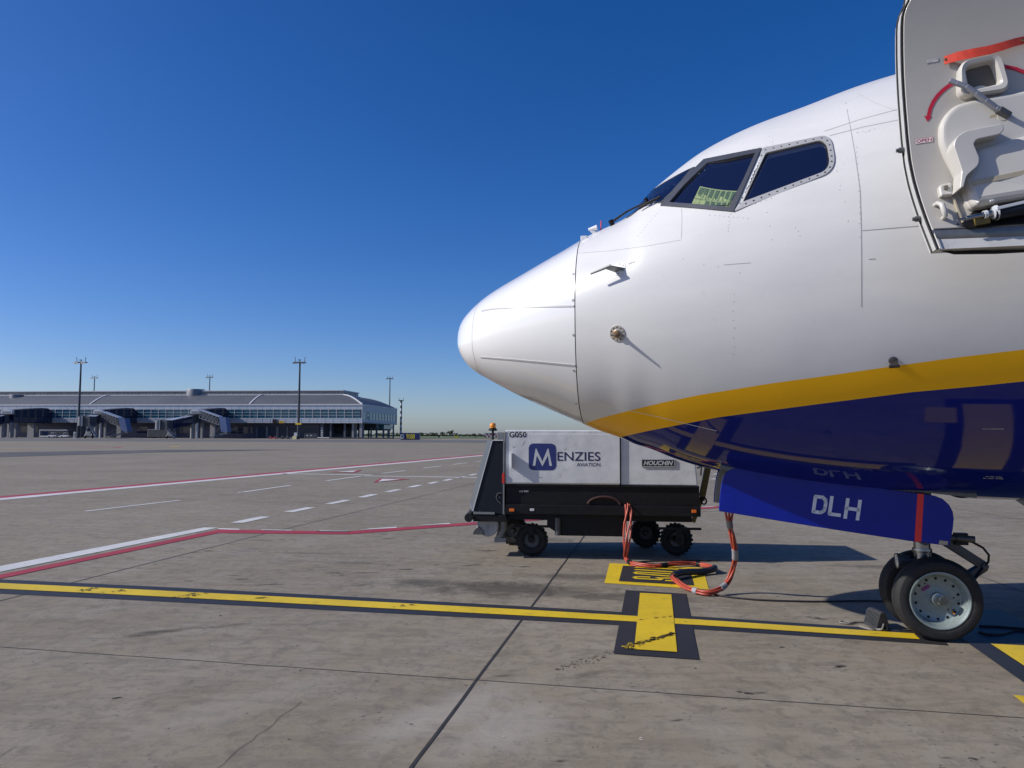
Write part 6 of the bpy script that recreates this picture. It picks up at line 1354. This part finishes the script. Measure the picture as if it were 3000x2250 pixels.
mb = MB(); mb.box(0, 1.0, 0, .8, 0, 2.2); mb.build("housing", MT['t_panel'], e, bevel=.04); mb = MB(); mb.box(.1, .9, -.03, 0, .3, 2.0); mb.build("door", MT['t_bridge'], e)
e = thing("mesh_cage", "dark wire mesh cages standing right of the tall mast", "cage", tuple(at_px(892, 285)), TA)
mb = MB()
for i in range(5): mb.bar((i*1.1, 0, 0), (i*1.1, 0, 1.9), .08); mb.bar((i*1.1, 1.4, 0), (i*1.1, 1.4, 1.9), .08)
for z in (.3, .8, 1.3, 1.9): mb.bar((0, 0, z), (4.4, 0, z), .07); mb.bar((0, 1.4, z), (4.4, 1.4, z), .07)
mb.build("bars", MT['grey'], e); mb = MB(); mb.box(.8, 1.4, -.03, 0, 1.1, 1.5); mb.box(2.2, 2.8, -.03, 0, 1.1, 1.5); mb.build("label_plate", MT['t_trim'], e); mb = MB(); mb.box(0, 4.4, .1, 1.3, .15, 1.0); mb.build("crate", MT['t_dsteel'], e)
e = thing("road_barrier", "long low dark barrier lying under the open end of the pier", "barrier", tuple(at_px(950, 290)), TA)
mb = MB(); mb.box(-3, 27, 0, .5, .1, .6); mb.build("rail", MT['t_dsteel'], e); mb = MB(); mb.box(-3, 2, -.05, 0, .3, .65); mb.build("white_plate", MT['t_trim'], e)
def sgn(px, py0, py1, wpx, Y, label, txt=None, post=True):
    p = at_px(px, Y); s_ = Y/FPX; z1 = (CP+ray(px, py0)*(Y/ray(px, py0)[1]))[2]; z0_ = (CP+ray(px, py1)*(Y/ray(px, py1)[1]))[2]
    e = thing("stand_sign", label, "sign", tuple(p), TA, "yellow stand signs"); mb = MB(); mb.box(0, wpx*s_, 0, .15, z0_, z1); mb.build("panel", MT['t_yel'], e)
    if post: mb = MB(); mb.bar((wpx*s_/2, .3, 0), (wpx*s_/2, .3, z1), .15); mb.build("post", MT['t_dsteel'], e)
sgn(231, 1241, 1247, 7, 268, "small yellow sign beside the left tall mast"); sgn(668.5, 1242, 1246, 5, 285, "small dim yellow sign right of the middle bridge's blue panel")
sgn(864, 1239.3, 1244, 18, 260, "long yellow sign fixed across the right tall mast", post=False)
e = frame_at("wall_sign", "yellow sign board standing out from the pier's lower wall panels", "sign", tl(821, 1240)[0], -1.0); mb = MB(); zz1 = tl(821, 1233)[1]; zz0 = tl(821, 1239.6)[1]; mb.box(0, 1.75, 0, .2, zz0, zz1); mb.build("panel", MT['t_yel'], e); mb = MB(); mb.box(.3, 1.4, -.02, 0, zz0+.3, zz1-.3); mb.build("print", MT['olive'], e); mb = MB(); mb.bar((-.6, .9, zz1-.4), (.1, .1, zz1-.4), .12); mb.build("bracket", MT['red'], e)
e = frame_at("docking_display", "dark docking display box fixed to the pier's lower wall panels", "display", tl(802, 1240)[0], -1.2); mb = MB(); mb.box(0, 1.4, 0, 1.0, tl(802, 1239)[1], tl(802, 1228)[1]); mb.build("housing", MT['black'], e); mb = MB(); mb.box(1.4, 2.0, .2, 1.0, tl(802, 1237)[1], tl(802, 1229)[1]); mb.build("side_arm", MT['t_bridge'], e)
# blue container with yellow figures, pale cab beside it
cY = 255; p = at_px(1176, cY); s_ = cY/FPX
e = thing("blue_container", "dark blue container with tall yellow figures right of the pier", "container", tuple(p))
zt = (CP+ray(1200, 1268.3)*(cY/ray(1200, 1268.3)[1]))[2]; wd = 52*s_
mb = MB(); mb.box(0, wd, 0, 2.4, .15, zt); mb.build("body", mat('container_blue', (.012, .022, .11), .45, var=.15, scale=1), e); mb = MB()
put_text(mb, "9088", [(14*s_, -.01, .28), (39*s_, -.01, .28), (39*s_, -.01, zt-.35), (14*s_, -.01, zt-.35)], fat=.02); mb.build("figures", mat('yellow_figures', (.75, .62, .02), .5), e)
mb = MB(); put_text(mb, "11", [(41*s_, -.01, 1.0), (46*s_, -.01, 1.0), (46*s_, -.01, zt-.4), (41*s_, -.01, zt-.4)]); mb.build("figures", mat('pale_blue_figures', (.1, .13, .3), .5), e)
mb = MB(); mb.box(.05, wd-.05, .1, 2.3, 0, .15); mb.build("skid", MT['black'], e)
e = thing("small_cart", "small pale cart cab standing at the left end of the blue container", "cart", tuple(at_px(1173, cY-2)))
mb = MB(); mb.box(0, 1.1, 0, 1.0, .3, 1.75); mb.build("cab", MT['t_panel'], e, bevel=.08); mb = MB(); mb.box(.25, .85, -.02, 0, .9, 1.5); mb.build("window", MT['t_bridge_glass'], e); wheelset(e, (.2, .9), (.1, .9), .22, .12)
# ------------------------------------------------------------------ airfield boards, hut
def board(px, py0, py1, wpx, Y, m_, label, name="airfield_board"):
    p = at_px(px, Y); s_ = Y/FPX; h_ = (py1-py0)*s_; e = thing(name, label, "airfield sign", tuple(p), 0, "airfield boards on the grass"); mb = MB(); mb.box(0, wpx*s_, 0, .4, .25, .25+h_); mb.build("panel", m_, e)
    for xl_ in (.2, wpx*s_-.35):
        mb = MB(); mb.box(xl_, xl_+.15, .1, .3, 0, .25); mb.build("leg", MT['dgrey'], e)
board(1332.5, 1280, 1284.5, 8.5, 420, mat('bright_yellow_board', (.80, .68, .01), .5), "bright yellow airfield board on the grass strip"); board(1291, 1280, 1284, 5, 430, mat('pale_board', (.75, .75, .5), .5), "pale airfield board on the grass beside a dark one"); board(1284, 1279.5, 1283.5, 4, 430, MT['black'], "dark airfield board on the grass"); board(1392, 1282, 1285, 3, 420, MT['olive'], "tiny dark olive board on the grass left of the power unit's beacon")
hY = 520; p = at_px(1419, hY); s_ = hY/FPX
e = thing("checkered_hut", "low red and white checkered airfield hut behind the power unit's beacon", "hut", tuple(p))
mb = MB(); n_ = 7; cw = 38*s_/n_
for i in range(n_):
    for j in range(2): mb.box(i*cw, (i+1)*cw, 0, 3, .2+j*1.35, .2+(j+1)*1.35, (i+j) % 2)
mb.build("wall", [mat('hut_red', (.30, .03, .05), .6), MT['t_trim']], e); mb = MB(); mb.box(-.1, 38*s_+.1, -.1, 3.1, 2.9, 3.05); mb.build("roof", MT['t_roof'], e); mb = MB(); mb.bar((.8, 1, 3), (.8, 1, 4.6), .1); mb.build("aerial", MT['t_dsteel'], e)
# ------------------------------------------------------------------ far trees
def tree_mat(n_, a, b):
    m, nt, bs, tc = base_mat(n_); g = node(nt, "ShaderNodeNewGeometry").outputs['Random Per Island']
    nt.links.new(mixc(nt, g, a, b), bs.inputs['Base Color']); bs.inputs['Roughness'].default_value = .8; return m
TM = tree_mat('far_foliage', (.025, .042, .022), (.060, .085, .045)); TR = mat('bark', (.06, .045, .035), .9)
def tree(px, Y, wpx, hpx, seed, label):
    R_ = random.Random(seed); s_ = Y/FPX; wd, hg = wpx*s_/2, hpx*s_; e = thing("tree", label, "tree", tuple(at_px(px, Y)), 0, "trees along the far edge of the airfield")
    mb = MB(); mb.tube([(0, 0, 0), (.1, 0, hg*.3), (.0, .1, hg*.6)], [hg*.035, hg*.025, hg*.012], 8)
    for k_ in range(5):
        a = R_.uniform(0, 6.3); mb.tube([(0, 0, hg*R_.uniform(.2, .45)), (math.cos(a)*wd*.6, math.sin(a)*wd*.6, hg*R_.uniform(.5, .8))], [hg*.014, hg*.006], 6)
    mb.build("trunk", TR, e, smooth=40)
    mb = MB(); lobes = [(R_.uniform(-.65, .65)*wd, R_.uniform(-.5, .5)*wd, hg*R_.uniform(.35, .8), R_.uniform(.3, .5)) for _ in range(9)]+[(0, 0, hg*.66, .5)]
    for _ in range(520):
        lx, ly, lz, lr = R_.choice(lobes); v = np.array([R_.gauss(0, 1), R_.gauss(0, 1), R_.gauss(0, 1)]); v /= np.linalg.norm(v); rr = lr*R_.uniform(.6, 1)
        c = np.array([lx+v[0]*rr*wd, ly+v[1]*rr*wd, min(hg, max(hg*.06, lz+v[2]*rr*hg*.42))]); sz = hg*R_.uniform(.035, .075)
        a = np.array([R_.gauss(0, 1) for _ in range(3)]); a /= np.linalg.norm(a); b_ = np.cross(a, v+.01); b_ /= np.linalg.norm(b_)+1e-9
        mb.add([c-a*sz, c-b_*sz*.8, c+a*sz, c+b_*sz*.8], [(0, 1, 2, 3)])
    mb.build("crown", TM, e)
TL_ = [(1236, 900, 18, 12, "small tree next to the blue container"), (1252, 900, 16, 10, "low bush-like tree right of the blue container"), (1263, 900, 16, 8, "flat dark tree left of the lone rounded ones"), (1274, 900, 12, 11, "narrow tree left of the big one"), (1297, 900, 18, 14, "round tree standing just left of the tallest tree"), (1317, 880, 26, 20, "tallest rounded tree on the far edge"), (1334, 900, 16, 11, "tree directly right of the tallest one"), (1349, 900, 20, 8, "low spreading tree right of the tallest one"), (1366, 900, 22, 8, "low flat tree behind the yellow board"), (1390, 900, 18, 11, "small domed tree left of the checkered hut"), (1408, 900, 16, 8, "low tree touching the checkered hut")]
for i, (px, Y, w_, h_, lb) in enumerate(TL_): tree(px, Y, w_, h_, 11+i, lb)
tree(958, 800, 24, 12, 50, "tree seen far off between the columns under the pier"); tree(1130, 800, 30, 10, 51, "low tree seen far off under the pier's end")
mb = MB(); R_ = random.Random(5)
for _ in range(5200):
    x = R_.uniform(-1400, 2600); y = R_.uniform(985, 1010); h_ = R_.uniform(.3, 3.4)+1.2*math.sin(x*.031)+.8*math.sin(x*.11); h_ = max(.4, h_)
    a = np.array([R_.gauss(0, 1) for _ in range(3)]); a /= np.linalg.norm(a); b_ = np.cross(a, [.3, .8, .4]); b_ /= np.linalg.norm(b_); sz = R_.uniform(.8, 1.6); c = np.array([x, y, h_]); mb.add([c-a*sz, c-b_*sz, c+a*sz, c+b_*sz], [(0, 1, 2, 3)])
for x in np.arange(-1400, 2600, 8): mb.add([(x, 1012, 0), (x+8, 1012, 0), (x+8, 1011, 1.8), (x, 1011, 1.8)], [(0, 1, 2, 3)])
tag(mb.build("far_hedge", TM), "dark strip of distant shrubs along the airfield's edge", "hedge", kind='stuff')
